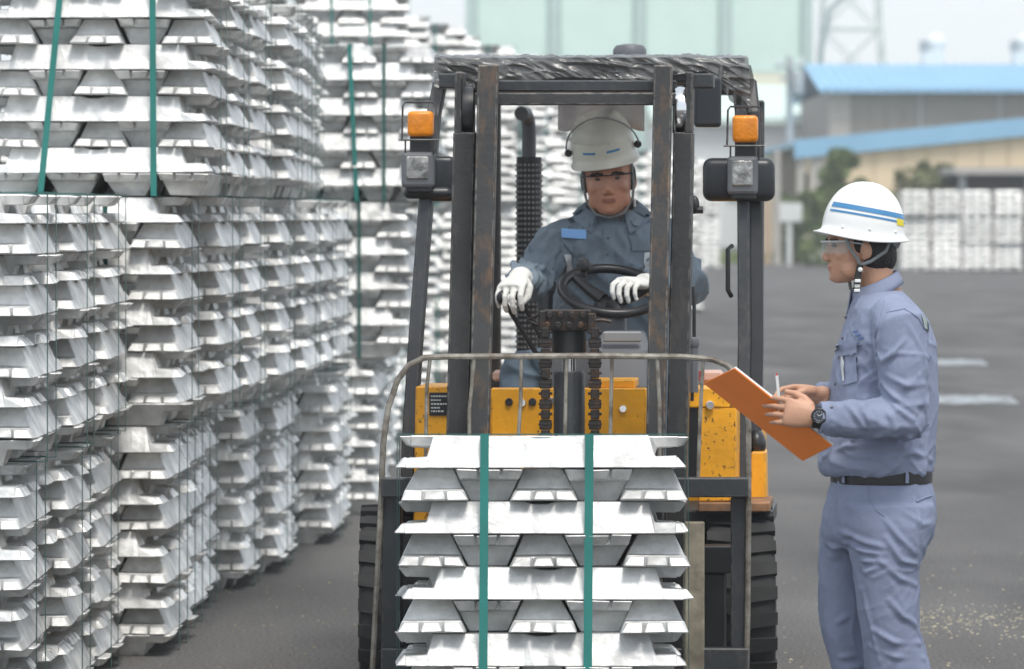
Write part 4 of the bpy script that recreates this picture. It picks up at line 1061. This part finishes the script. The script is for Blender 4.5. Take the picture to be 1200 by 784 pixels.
def folds(o, lines, w=.011, amp=.010):
    """creases in cloth: a crest with a valley each side along lines given in photo pixels on the surface"""
    t = bvh(o); p = coords(o) + np.array(WLOC[o]); d = np.zeros(len(p))
    for ln in lines:
        k = 1.0
        if not hasattr(ln[-1], '__len__'): k = ln[-1]; ln = ln[:-1]
        hs = [h for h in (hit(t, x, y, 0) for x, y in ln) if h is not None]
        if len(hs) < 2: continue
        best = np.full(len(p), 9.0); fade = np.zeros(len(p)); tot = len(hs) - 1
        for i in range(tot):
            a = np.array(hs[i]); b = np.array(hs[i + 1]); ab = b - a
            u = np.clip(((p - a) @ ab) / (ab @ ab + 1e-9), 0, 1); q = np.linalg.norm(p - (a + u[:, None] * ab), axis=1)
            s = (i + u) / tot; m = q < best; best[m] = q[m]; fade[m] = np.sin(np.pi * (.12 + .76 * s[m]))
        x = best / w; d += k * amp * fade * (1 - 1.1 * x * x) * np.exp(-x * x * .9)
    displace(o, d)
# ------------------------------------------------------------------ the standing inspector
DM = 12.7
man = empty('person', (P(1030, 0, DM).x, DM, 0)); tag(man, 'standing man in blue-striped white hard hat and grey-blue workwear holding an orange board', 'person')
fm = (-math.cos(math.radians(8)), -math.sin(math.radians(8)), -.03)
HT = xform(P(1005.5, 288, DM), fm, (0, 0, 1), (.97, .93, .88))
b = MB(); head_mb(b, HT)
b.tube([P(1016, 298, DM + .005), P(1026, 330, DM + .005), P(1036, 365, DM + .01)], [.056, .057, .075], 20)
b.loft([ring_px(y, x0, x1, bb, DM) for y, x0, x1, bb in ((345, 1012, 1056, .07), (375, 1000, 1078, .17), (420, 988, 1086, .165), (480, 984, 1084, .15), (540, 982, 1084, .15), (610, 978, 1084, .15))])
near_w = P(957, 489, 12.43); far_w = P(961, 463, 12.70)
SH_N, EL_N = P(1056, 384, 12.50), P(1062, 492, 12.46)
SH_F, EL_F = P(1046, 384, 12.93), P(1030, 488, 12.98)
for sh, el, wr in ((SH_N, EL_N, near_w), (SH_F, EL_F, far_w)):
    limb(b, [sh, (sh + el) / 2, el], [.055, .048, .040]); limb(b, [el, el * .55 + wr * .45, wr], [.040, .041, .028])
NAILS = []
hand_mb(b, near_w, (-.97, .02, .17), (.17, .15, .97), (0, -1, .12), [(.30, .45, .35), (.38, .55, .4), (.45, .6, .4), (.52, .62, .4)], [(.02, .026, -.004), (.045, .048, -.012), (.072, .058, -.020), (.095, .060, -.026)], .98, 1.0, .02, NAILS)
hand_mb(b, far_w, (-.985, -.12, .02), (-.05, -.62, .75), (.03, .75, .62), [(.35, .55, .35), (.55, .8, .5), (.75, .9, .6), (.85, .95, .6)], [(.02, .024, -.008), (.05, .036, -.022), (.082, .030, -.036), (.106, .022, -.042)], .93, 1.0, .03)
LEGN = [(600, 1000, 1090, .09), (640, 998, 1080, .088), (700, 1006, 1072, .082), (740, 1012, 1074, .075), (790, 1020, 1080, .065), (830, 1026, 1084, .062), (900, 1036, 1078, .05), (945, 1040, 1076, .042)]
LEGF = [(600, 968, 1060, .085), (640, 965, 1036, .082), (700, 964, 1016, .078), (740, 966, 1012, .070), (790, 980, 1016, .062), (850, 988, 1024, .058), (945, 992, 1026, .042)]
b.loft([ring_px(y, x0 + 3, x1 - 3, bb - .012, 12.59) for y, x0, x1, bb in LEGN]); b.loft([ring_px(y, x0 + 3, x1 - 3, bb - .012, 12.80) for y, x0, x1, bb in LEGF])
body = union(b, 'body', M['skin'], man, .0029, 4)
body.data.materials.append(M['lip']); body.data.materials.append(M['hair'])
def paint_face(o, T):
    Ti = T.inverted(); off = np.array(WLOC[o]); A = np.array(Ti)
    v = coords(o) + off; loc = v @ A[:3, :3].T + A[:3, 3]
    cen = np.array([loc[list(p.vertices)].mean(0) for p in o.data.polygons])
    lip = ((cen[:, 2] < -.061) & (cen[:, 2] > -.078) & (np.abs(cen[:, 1]) < .021 - ((cen[:, 2] + .0695) / .0115) ** 2 * .006) & (cen[:, 0] > .082))
    brow = ((np.abs(cen[:, 2] - .024 + .004 * np.abs(np.abs(cen[:, 1]) - .03) / .02) < .0045) & (np.abs(np.abs(cen[:, 1]) - .034) < .021) & (cen[:, 0] > .07))
    mi = np.zeros(len(cen), np.int32); mi[lip] = 1; mi[brow] = 2
    o.data.polygons.foreach_set('material_index', mi)
paint_face(body, HT)
for s in (-1, 1):
    MB().ell(HT @ Vector((.077, s * .031, .004)), (.010, .012, .006), 10, 8).build('eye', M['eye'], man, smooth=True)
nailm = mat('nail', (0.62, 0.40, 0.32), 0.3)
for c_, t_ in NAILS: MB().ell(c_, (.0042, .0042, .0062), 8, 6, t_.to_track_quat('Z', 'Y').to_matrix().to_4x4()).build('nail', nailm, man, smooth=True)
tb_body = bvh(body)
# shirt
q = MB()
rows = [(341, 1010, 1057, .075), (350, 999, 1066, .125), (360, 995, 1075, .175), (376, 991, 1087, .205), (400, 984, 1095, .205), (430, 976, 1098, .19), (465, 971, 1099, .178), (500, 967, 1098, .174), (525, 961, 1097, .176), (540, 958, 1096, .176), (550, 959, 1095, .172), (556, 965, 1092, .164)]
q.loft([ring_px(y, a, c, bb, DM, 32, 2.2) for y, a, c, bb in rows])
for sh, el, wr, ns in ((SH_N, EL_N, near_w, -1), (SH_F, EL_F, far_w, 1)):
    cuff = wr + (el - wr).normalized() * .014
    q.tube([sh + Vector((-.03, -ns * .07, .035)), sh + Vector((0, 0, .0)), sh * .6 + el * .4, el + (sh - el) * .12], [.068, .080, .073, .064], 20)
    q.tube([el + (sh - el) * .25, el + Vector((.004, 0, -.004)), el * .7 + wr * .3, el * .35 + wr * .65, el * .1 + wr * .9, cuff], [.062, .063, .060, .054, .045, .041], 20); q.ell(el, (.062, .06, .062))
shirt = union(q, 'shirt', M['shirt'], man, .0055, 5)
near = lambda p, c, r: np.exp(-((p - np.array(c)) ** 2).sum(1) / r ** 2)
zt_hem = P(0, 540, DM).z
arm_m = lambda p: .25 + 1.1 * near(p, EL_N + Vector((-.05, 0, 0)), .17) + .5 * near(p, SH_N + Vector((-.04, 0, -.1)), .12)
wrinkle(shirt, [((.75, 0, .66), 13, 4, .007), ((.9, .2, -.35), 16, 5, .007), ((.2, .1, 1), 9, 3, .007), ((.5, .5, .5), 34, 14, .0015)], 5,
        [lambda p: .35 + .9 * near(p, EL_N + Vector((-.12, 0, .02)), .22), arm_m, lambda p: .4 + 1.0 * np.exp(-((p[:, 2] - zt_hem) / .07) ** 2), lambda p: np.ones(len(p))])
folds(shirt, [[(1034, 424), (1046, 415), (1060, 398)], [(1031, 447), (1049, 466), (1074, 484)], [(1033, 459), (1052, 480), (1070, 492)], [(1031, 466), (1043, 488), (1049, 505)], [(1010, 472), (1018, 492), (1020, 508)], [(992, 474), (1004, 488), (1014, 502)],
    [(1028, 366), (1025, 395), (1030, 428), .8], [(1006, 449), (1026, 435), .8], [(964, 536), (993, 523), (1031, 521)], [(1036, 536), (1070, 530), (1092, 540)], [(1078, 440), (1084, 480), (1080, 520), .7], [(1040, 440), (1062, 452), (1084, 450), .9], [(1050, 520), (1066, 512), (1088, 500), .8], [(1000, 440), (1012, 470), .6], [(1024, 478), (1034, 500), .8], [(976, 500), (1000, 515), (1030, 512), .8], [(1064, 380), (1080, 410), (1086, 440), .6]], .010, .009)
ts = bvh(shirt)
CT = xform(P(1027, 343, DM + .005), fm, (0, 0, 1)); collar(man, CT, .057, .062, M['shirt'], .036, .016, .34, .42)
patch(ts, 'pocket', M['shirt'], [(984, 412), (1004, 409), (1006, 447), (988, 452)], man, lift=.005, thick=.004)
patch(ts, 'pocket_flap', M['shirt'], [(979, 405), (1007, 401), (1007, 414), (984, 419)], man, lift=.011, thick=.005)
patch(ts, 'pocket_strip', M['stripe'], [(988, 417), (991, 417), (992, 446), (990, 447)], man, 2, 6, lift=.009, thick=.003)
patch(ts, 'pocket', M['shirt'], [(1000, 404), (1010, 403), (1011, 404), (1001, 406)], man, lift=.004)
for y in (372, 396, 420, 450, 478): 
    h = hit(ts, 992 - (y - 372) * .16, y, .002)
    if h is not None: MB().ell(h, (.005, .003, .005), 8, 6).build('button', M['grey_plastic'], man, smooth=True)
strapline(ts, 'shoulder_seam', M['shirt'], [(1036, 352), (1030, 372), (1026, 396), (1027, 425)], man, .0028, lift=.001)
strapline(ts, 'sleeve_seam', M['shirt'], [(1040, 366), (1060, 362), (1076, 372), (1086, 390)], man, .0026, lift=.001)
patch(ts, 'shoulder_badge', mat('badge', (.34, .40, .38), .8), [(1079, 368), (1088, 378), (1089, 390), (1083, 384)], man, 4, 4, lift=.003)
for k_ in range(3): patch(ts, 'chest_embroidery', mat('thread', (.10, .16, .36), .8), [(1000 + k_ * 3, 388 + k_ * 4), (1006 + k_ * 3, 387 + k_ * 4), (1006 + k_ * 3, 389 + k_ * 4), (1000 + k_ * 3, 390 + k_ * 4)], man, 3, 2, lift=.002, thick=.002)
cf = near_w + (EL_N - near_w).normalized() * .03; axn = (EL_N - near_w).normalized()
MB().tube([cf - axn * .022, cf - axn * .021, cf + axn * .03], [.040, .0445, .0445], 20).build('cuff', M['shirt'], man, smooth=True)
# trousers
q = MB()
q.loft([ring_px(y, a, c, bb, DM, 32, 2.4) for y, a, c, bb in ((548, 977, 1089, .150), (562, 974, 1090, .155), (580, 969, 1095, .166), (605, 963, 1097, .172), (625, 962, 1094, .168), (640, 966, 1086, .13))])
q.loft([ring_px(y, a, c, bb, 12.60, 28, 2.2) for y, a, c, bb in ((590, 985, 1095, .085), (615, 988, 1097, .100), (640, 994, 1088, .102), (665, 999, 1078, .100), (700, 1003, 1076, .096), (740, 1008, 1079, .092), (784, 1015, 1090, .088), (830, 1022, 1093, .088), (900, 1030, 1092, .085), (948, 1034, 1092, .085))])
q.loft([ring_px(y, a, c, bb, 12.80, 28, 2.2) for y, a, c, bb in ((590, 966, 1060, .085), (620, 961, 1050, .098), (660, 959, 1032, .098), (700, 959, 1024, .094), (735, 961, 1018, .09), (784, 974, 1022, .086), (850, 982, 1034, .085), (948, 985, 1040, .085))])
trs = union(q, 'trousers', M['trouser'], man, .0058, 4)
zk = P(0, 760, DM).z; zc = P(0, 660, DM).z
wrinkle(trs, [((1, .2, .25), 15, 3, .004), ((.6, 0, -.8), 10, 2.5, .005), ((.1, .2, 1), 7, 2, .005), ((.5, .5, .5), 34, 14, .0015)], 9,
        [lambda p: np.exp(-((p[:, 2] - zc) / .13) ** 2), lambda p: .35 + .9 * np.exp(-((p[:, 2] - zk) / .16) ** 2), lambda p: .7 + 0 * p[:, 2], lambda p: np.ones(len(p))])
folds(trs, [[(983, 622), (1015, 636), (1037, 642)], [(988, 636), (1012, 646), (1034, 650)], [(991, 650), (1014, 657), (1036, 659)], [(998, 668), (1016, 670), (1036, 662), .8], [(1038, 630), (1056, 657), (1074, 661), 1.3], [(1030, 655), (1055, 678), (1074, 686)], [(1042, 703), (1058, 722), (1074, 732), 1.2], [(1024, 738), (1048, 753), (1078, 754), 1.2], [(1018, 756), (1050, 770), (1084, 772)],
    [(959, 634), (972, 640), (983, 642)], [(959, 646), (972, 652), (984, 654)], [(961, 735), (980, 730), (994, 722), .8], [(966, 762), (984, 770), (1000, 769)], [(972, 778), (992, 784), (1010, 780)], [(1071, 586), (1077, 612), (1079, 638), .9], [(1036, 608), (1054, 630), (1072, 648)], [(982, 566), (984, 590), (986, 616), .7], [(1010, 690), (1022, 740), (1030, 775), .6], [(1060, 600), (1080, 615), (1092, 612), .6]], .0105, .0085)
tt = bvh(trs)
strapline(tt, 'pocket_seam', M['trouser'], [(1017, 566), (1019, 585), (1027, 598), (1040, 608)], man, .0018, lift=.0005)
strapline(tt, 'back_pocket_seam', M['trouser'], [(1073, 588), (1084, 583), (1094, 580)], man, .003, lift=.001)
q = MB(); rr = [ring_px(y, 974.5 - e, 1091 + e, .157 + e / 410, DM, 40, 2.4) for y, e in ((565, 0), (564, 1), (546, 1), (545, 0), (546, -3), (564, -3))]; rr.append(rr[0]); q.loft(rr, caps=False)
bel = q.build('belt', M['belt'], man, smooth=True)
MB().box(P(979, 555, DM - .04), (.014, .05, .048)).build('buckle', M['black_plastic'], bel, bevel=.004)
for x in (990, 1060): patch(tt, 'belt_loop', M['trouser'], [(x, 541), (x + 3, 541), (x + 3, 567), (x, 567)], man, 2, 8, lift=.011, thick=.004)
for (xx, dc) in ((1062, 12.60), (1012, 12.80)):
    X = P(xx, 0, dc).x
    q = MB(); q.loft([[Vector((X + fx + rx * math.cos(a), dc + ry * math.sin(a), z)) for a in [2 * math.pi * k / 18 for k in range(18)]] for z, fx, rx, ry in ((0, -.07, .14, .05), (.03, -.07, .142, .052), (.06, -.06, .125, .05), (.09, -.02, .085, .048), (.16, .0, .06, .05))])
    q.build('boot', M['boot'], man, smooth=True)
# head gear
HM = xform(P(1011.5, 270, DM + .0), (-math.cos(.1), -math.sin(.1), .09), (0, 0, 1))
hel, pt = helmet(man, HM, M['white_plastic'], a=.119, b=.104, h=.140)
blue = mat('blue_band', (0.06, 0.23, 0.45), 0.35, var=0.03)
helmet_band(hel, HM, pt, .140, .050, .064, .010, .35, 2 * math.pi - .35, blue, 'stripe'); helmet_band(hel, HM, pt, .140, .037, .043, .010, .35, 2 * math.pi - .35, blue, 'stripe')
helmet_band(hel, HM, pt, .140, .030, .048, .010, math.pi - .80, math.pi - .42, M['yellow_tag'], 'sticker')
for a in (.9, 1.57, 2.3):
    MB().ell(HM @ (pt(.985, a, .001)), (.004, .003, .004), 8, 6).build('rivet', M['white_plastic'], hel, smooth=True)
q = MB(); q.ell(HT @ Vector((-.045, 0, -.010)), (.068, .078, .085), 18, 12); q.ell(HT @ Vector((-.07, 0, -.035)), (.045, .062, .055), 14, 9); q.ell(HT @ Vector((.012, .071, .02)), (.018, .010, .04), 8, 6); q.ell(HT @ Vector((.012, -.071, .02)), (.018, .010, .04), 8, 6)
union(q, 'hair', M['hair'], man, .004, 3)
glasses(man, HT, M['glass'], M['stripe'])
for s in (1, -1):
    q = MB(); L = lambda x, y, z: HT @ Vector((x, s * y, z))
    q.tube([L(.055, .080, .04), L(.045, .082, .0), L(.018, .082, -.045), L(.012, .075, -.062)], .0052, 7); q.tube([L(-.085, .066, .02), L(-.065, .080, -.02), L(-.02, .084, -.05), L(.012, .076, -.062)], .0052, 7)
    q.tube([L(.012, .075, -.060), L(.018, .062, -.10), L(.02, .03, -.14)], .005, 7)
    q.build('chin_strap', M['webbing'], man, smooth=True)
bk = MB(); bk.tube([HT @ Vector((.012, .080, -.06)), HT @ Vector((.02, .078, -.10)), HT @ Vector((.026, .074, -.150))], .009, 8); bk = bk.build('strap_tail', M['dark_web'], man, smooth=True)
MB().ell(HT @ Vector((.014, .089, -.076)), (.007, .004, .007), 8, 6).build('snap', M['white_plastic'], bk, smooth=True)
for z in (-.112, -.128, -.143): MB().box(HT @ Vector((.021 - (z + .1) * .1, .086, z)), (.017, .006, .009)).build('buckle', M['white_plastic'] if z != -.128 else M['chrome'], bk, bevel=.0015)
q = MB(); q.tube([HT @ Vector((-.06, .068, .03)), HT @ Vector((-.11, .03, .012)), HT @ Vector((-.115, 0, .008)), HT @ Vector((-.11, -.03, .012)), HT @ Vector((-.06, -.068, .03))], [.014] * 5, 8, flat=1.6); q.build('nape_band', M['webbing'], man, smooth=True)
# wrist watch
wc_ = near_w + Vector((.004, 0, 0)); wx = Vector((-.97, .02, .17)).normalized()
q = MB(); q.tube([wc_ - wx * .014, wc_ - wx * .013, wc_ + wx * .013, wc_ + wx * .014], [.029, .0325, .0325, .029], 22); wt = q.build('wrist_watch', M['belt'], man, smooth=True)
Rw = Vector((0, -1, .12)).to_track_quat('Z', 'Y').to_matrix().to_4x4()
cw = wc_ + Vector((0, -.0305, .004))
MB().lathe([(.0215, 0), (.0225, .003), (.0225, .009), (.019, .0115), (.017, .0105)], cw, n=28, R=Rw).build('watch_case', M['black_plastic'], wt, smooth=True)
MB().lathe([(.0168, .0106), (.0165, .0112)], cw, n=24, R=Rw).build('watch_dial', mat('dial', (.03, .035, .05), .3), wt)
for k_ in range(12):
    a = k_ * math.pi / 6; MB().box(cw + Rw.to_3x3() @ Vector((.0135 * math.cos(a), .0135 * math.sin(a), .0116)), (.0018, .001, .0018)).build('hour_mark', M['white_print'], wt)
for (a, l_) in ((.6, .010), (2.4, .008)): MB().tube([cw + Rw.to_3x3() @ Vector((0, 0, .0117)), cw + Rw.to_3x3() @ Vector((l_ * math.cos(a), l_ * math.sin(a), .0117))], .0007, 5).build('watch_hand', M['white_print'], wt)
# orange clipboard and pen
near_y = 12.452
A, B_ = P(860, 432, near_y), P(975, 523, near_y); C_, D_ = P(940.5, 540.5, near_y + .16), P(824, 449.5, near_y + .16)
nrm = (B_ - A).cross(D_ - A).normalized()
if nrm.z < 0: nrm = -nrm
cb = empty('clipboard', (A + C_) / 2); tag(cb, 'orange clipboard with white paper held tilted in the hands of the standing man', 'clipboard')
def slab(pts, t0, t1): return MB().hexa([p + nrm * t0 for p in pts] + [p + nrm * t1 for p in pts])
slab([A, B_, C_, D_], 0, .004).build('board', M['orange'], cb, bevel=.0015)
ce = (A + B_ + C_ + D_) / 4
pp = [ce + (p - ce) * .95 for p in (A, B_, C_, D_)]; pp[0] = A + (pp[0] - A) * .12; pp[1] = B_ + (pp[1] - B_) * .12; slab(pp, .0045, .0095).build('paper', M['paper'], cb)
m1, m2 = A * .62 + D_ * .38, A * .38 + D_ * .62; e_ = (B_ - A).normalized() * .03
slab([m1 + e_ * .3, m1 + e_ * 1.3, m2 + e_ * 1.3, m2 + e_ * .3], .009, .020).build('clip', M['chrome'], cb, bevel=.003)
pen_t, pen_b = P(910.5, 440, 12.58), P(913.5, 474, 12.60)
pn = empty('pen', pen_b); tag(pn, 'white ballpoint pen upright between the fingers of the standing man', 'pen')
dv = (pen_b - pen_t)
MB().tube([pen_t, pen_t + dv * .75], [.0042, .0042], 10).build('barrel', M['white_plastic'], pn, smooth=True)
MB().tube([pen_t + dv * .75, pen_b], [.0042, .001], 10).build('tip', M['chrome'], pn, smooth=True)
MB().tube([pen_t - dv * .08, pen_t], [.0025, .0028], 8).build('button', M['red'], pn, smooth=True)
# ------------------------------------------------------------------ the driver
DD = 15.65
drv = empty('person', (P(712, 0, DD).x, DD, 1.0)); tag(drv, 'seated driver in grey-blue workwear, white gloves and cream hard hat at the forklift wheel', 'person')
fd = (-.06, -1, -.08)
DT = xform(P(713, 209, 15.56), fd, (-.07, 0, 1), (1.02, 1.12, 1.04))
b = MB(); head_mb(b, DT)
b.tube([P(715, 225, 15.64), P(716, 246, 15.66), P(718, 268, 15.68)], [.062, .064, .085], 18)
b.loft([ring_px(y, x0, x1, bb, DD) for y, x0, x1, bb in ((258, 690, 748, .07), (275, 664, 778, .10), (310, 662, 778, .11), (370, 664, 772, .12), (420, 664, 780, .14), (450, 662, 782, .16))])
wl_, wr_ = P(608, 326, 15.08), P(752, 333, 15.2)
SHL, ELL = P(658, 284, 15.63), P(622, 330, 15.42)
SHR, ELR = P(782, 284, 15.63), P(803, 335, 15.45)
for sh, el, wr in ((SHL, ELL, wl_), (SHR, ELR, wr_)):
    limb(b, [sh, (sh + el) / 2, el], [.055, .048, .042]); limb(b, [el, el * .5 + wr * .5, wr], [.042, .040, .030])
HIPS = [(P(690, 435, 15.62), P(614, 437, 15.12), Vector((.02, 15.02, .62))), (P(752, 435, 15.62), P(770, 445, 15.12), Vector((.50, 15.02, .62)))]
for hp, kn, an in HIPS:
    limb(b, [hp, (hp + kn) / 2, kn], [.085, .075, .06]); limb(b, [kn, (kn + an) / 2, an], [.058, .052, .042]); b.ell(an + Vector((0, -.07, -.03)), (.045, .12, .04))
dbody = union(b, 'body', M['skin_red'], drv, .0042, 4)
lipd = mat('lip_tanned', (0.34, 0.13, 0.09), .5); dbody.data.materials.append(lipd); dbody.data.materials.append(M['hair']); paint_face(dbody, DT)
for s in (-1, 1): MB().ell(DT @ Vector((.077, s * .031, .004)), (.010, .013, .006), 10, 8).build('eye', M['eye'], drv, smooth=True)
q = MB()
q.loft([ring_px(y, a, c, bb, DD, 30, 2.3) for y, a, c, bb in ((252, 690, 744, .085), (257, 676, 760, .105), (263, 662, 778, .125), (278, 650, 793, .135), (300, 650, 794, .14), (330, 652, 790, .14), (365, 650, 788, .145), (400, 648, 790, .15), (430, 646, 792, .16))])
for sh, el, wr, s in ((SHL, ELL, wl_, 1), (SHR, ELR, wr_, -1)):
    q.tube([sh + Vector((s * .06, 0, .03)), sh, sh * .5 + el * .5, el], [.07, .078, .073, .068], 18); q.tube([el, el * .6 + wr * .4, el * .15 + wr * .85], [.068, .060, .046], 18); q.ell(el, (.067, .067, .067))
ds = union(q, 'shirt', M['driver_shirt'], drv, .0062, 4)
wrinkle(ds, [((.7, 0, .7), 11, 3, .022), ((-.7, 0, .7), 10, 3, .022), ((0, 0, 1), 8, 2, .014)], 21, [lambda p: .7 + 0 * p[:, 0]] * 3)
folds(ds, [[(650, 270), (636, 292), (612, 306)], [(655, 290), (640, 308), (622, 330)], [(640, 268), (622, 290), (600, 308)], [(662, 330), (676, 345), (690, 360)], [(700, 300), (690, 320), (692, 345)], [(726, 270), (735, 290), (732, 320)], [(684, 262), (676, 280), .8], [(744, 262), (750, 285), .8], [(648, 320), (664, 345), (668, 370)], [(612, 320), (628, 312), (645, 318)], [(730, 330), (715, 350)]], .014, .013)
td = bvh(ds)
collar(drv, xform(P(717, 251, 15.63), (-.06, -1, 0), (0, 0, 1)), .078, .088, M['driver_shirt'], .034, .034, .50, .42)
for qd in ([(684, 240), (699, 257), (690, 265), (670, 250)], [(746, 239), (766, 250), (747, 267), (733, 260)]): patch(td, 'collar_flap', M['driver_shirt'], qd, drv, lift=.016, thick=.006)
strapline(td, 'shoulder_seam', M['driver_shirt'], [(668, 262), (660, 280), (656, 300)], drv, .004, lift=.002)
yt = min((hit(td, x, 274, 0) or Vector((0, 15.5, 0))).y for x in (660, 672, 685)) - .012
q = MB(); q.loft([[P(658, 267.5, yt), P(687, 269.5, yt), P(687, 280.5, yt), P(658, 278.5, yt)], [p + Vector((0, .006, 0)) for p in (P(658, 267.5, yt), P(687, 269.5, yt), P(687, 280.5, yt), P(658, 278.5, yt))]]); q.build('name_tag', M['tagblue'], drv, bevel=.0015)
patch(td, 'pocket', M['driver_shirt'], [(656, 281), (688, 282), (688, 297), (672, 300), (656, 297)][:4], drv, lift=.006, thick=.004)
patch(td, 'pocket', M['driver_shirt'], [(737, 277), (764, 277), (764, 294), (740, 294)], drv, lift=.006, thick=.004)
patch(td, 'placket', M['driver_shirt'], [(707, 268), (721, 268), (720, 330), (708, 330)], drv, 4, 12, lift=.004, thick=.004)
for y in (280, 298, 316):
    h = hit(td, 712, y, .007)
    if h is not None: MB().ell(h, (.005, .003, .005), 8, 6).build('button', M['grey_plastic'], drv, smooth=True)
patch(td, 'reflective_stripe', M['stripe'], [(660, 299), (668, 298), (673, 322), (666, 324)], drv, 3, 6, lift=.005)
patch(td, 'reflective_stripe', M['stripe'], [(755, 296), (762, 296), (760, 330), (754, 330)], drv, 3, 6, lift=.005)
q = MB()
for hp, kn, an in HIPS:
    q.tube([hp + Vector((0, .12, 0)), hp, (hp + kn) / 2, kn], [.10, .105, .098, .082], 18); q.ell(kn, (.08, .08, .08)); q.tube([kn, (kn + an) / 2, an + Vector((0, 0, .05))], [.08, .075, .07], 18)
q.loft([ring_px(y, a, c, bb, DD, 26) for y, a, c, bb in ((415, 654, 786, .15), (440, 650, 788, .17), (455, 655, 785, .16))])
dt_ = union(q, 'trousers', M['driver_trouser'], drv, .007, 4); wrinkle(dt_, [((.7, .3, .6), 12, 4, .014), ((-.4, .6, .5), 10, 3, .012)], 31, [lambda p: .8 + 0 * p[:, 0]] * 2)
q = MB()
hand_mb(q, wl_, (-.30, -.80, -.30), (.85, -.45, .05), (-.15, -.35, .92), [(.55, .75, .5)] * 4, [(.02, .028, -.006), (.045, .05, -.022), (.07, .05, -.045), (.09, .04, -.055)], 1.02, 1.28, .05)
q.tube([wl_ + (ELL - wl_).normalized() * .06, wl_], [.043, .036], 14)
union(q, 'glove', M['glove'], drv, .0038, 3)
q = MB()
hand_mb(q, wr_, (-.55, -.80, .10), (-.80, .55, .15), (-.12, .10, .98), [(.5, .8, .6)] * 4, [(.02, .028, -.006), (.045, .05, -.02), (.07, .052, -.04), (.09, .045, -.05)], 1.0, 1.25, .05)
q.tube([wr_ + (ELR - wr_).normalized() * .06, wr_], [.043, .036], 14)
union(q, 'glove', M['glove'], drv, .0038, 3)
DH = xform(P(708, 179.5, 15.57), (-.07, -1, -.32), (-.13, 0, 1), (1.0, 1.0, 1.0))
creamh = mat('cream_helmet', (0.66, 0.64, 0.55), 0.3, var=0.04)
dh, dpt = helmet(drv, DH, creamh, a=.125, b=.112, h=.150, er=.66, ez=.80)
q = MB(); rings = []
for t in [.25 + .52 * k / 10 for k in range(11)]: rings.append([DH @ (dpt(t, -1.25 + 2.5 * k / 30, .010)) for k in range(31)])
q.loft(rings, closed=False); DVIS = lambda u: DH @ dpt(.94 - .62 * (1 - u * u), u * 1.45, .018)
vs = q.build('visor_shield', M['visor'], dh, smooth='all')
MB().tube([DVIS(-1 + 2 * k / 30) for k in range(31)], .003, 7).build('visor_rim', M['pale_plastic'], vs, smooth=True)
for s in (-.32, 0, .32):
    q = MB(); q.tube([DH @ dpt(t, s * (.4 + .8 * t) if s else 0, .001) for t in [.2 + .6 * k / 8 for k in range(9)]], [.003, .006, .008, .009, .009, .008, .007, .005, .003], 8); q.build('ridge', creamh, dh, smooth=True)
for s in (-1, 1):
    q = MB(); q.lathe([(.012, -.006), (.014, 0), (.010, .012), (.004, .015)], DH @ dpt(.95, s * 1.45, .012), n=12, R=Euler((s * -1.4, 0, 0)).to_matrix().to_4x4()); q.build('visor_hinge', M['black_plastic'], dh, smooth=True)
helmet_band(dh, DH, dpt, .158, .035, .043, .0, .18, .62, blue, 'stripe', .80); helmet_band(dh, DH, dpt, .158, .035, .043, .0, -.62, -.18, blue, 'stripe', .80)
q = MB(); q.ell(DT @ Vector((-.04, 0, .0)), (.075, .079, .09), 16, 10); q.ell(DT @ Vector((.012, .071, .0)), (.022, .010, .05), 8, 6); q.ell(DT @ Vector((.012, -.071, .0)), (.022, .010, .05), 8, 6); union(q, 'hair', M['hair'], drv, .005, 3)
glasses(drv, DT, M['glass2'], M['black_plastic'])
for s in (1, -1):
    q = MB(); L = lambda x, y, z: DT @ Vector((x, s * y, z)); q.tube([L(.03, .077, .05), L(.03, .079, -.02), L(.035, .072, -.07), L(.05, .045, -.115), L(.055, .0, -.128)], .005, 7)
    q.build('chin_strap', M['webbing'], drv, smooth=True)
MB().box(DT @ Vector((.035, .078, -.085)), (.008, .012, .03), Euler((.5, 0, 0))).build('buckle', M['white_plastic'], drv, bevel=.002)
# ------------------------------------------------------------------ hazy air over the whole yard
q = MB(); q.hexa([(-120, -60, -1), (160, -60, -1), (160, 420, -1), (-120, 420, -1), (-120, -60, 45), (160, -60, 45), (160, 420, 45), (-120, 420, 45)])
hz = q.build('haze', None); tag(hz, 'pale humid air over the yard', kind='stuff')
hm = bpy.data.materials.new('haze_air'); hm.use_nodes = True; n_ = hm.node_tree.nodes; n_.clear()
pv = n_.new('ShaderNodeVolumePrincipled'); pv.inputs['Color'].default_value = (.97, .985, 1, 1); pv.inputs['Density'].default_value = .0010
mo = n_.new('ShaderNodeOutputMaterial'); hm.node_tree.links.new(pv.outputs[0], mo.inputs['Volume']); hz.data.materials.append(hm)
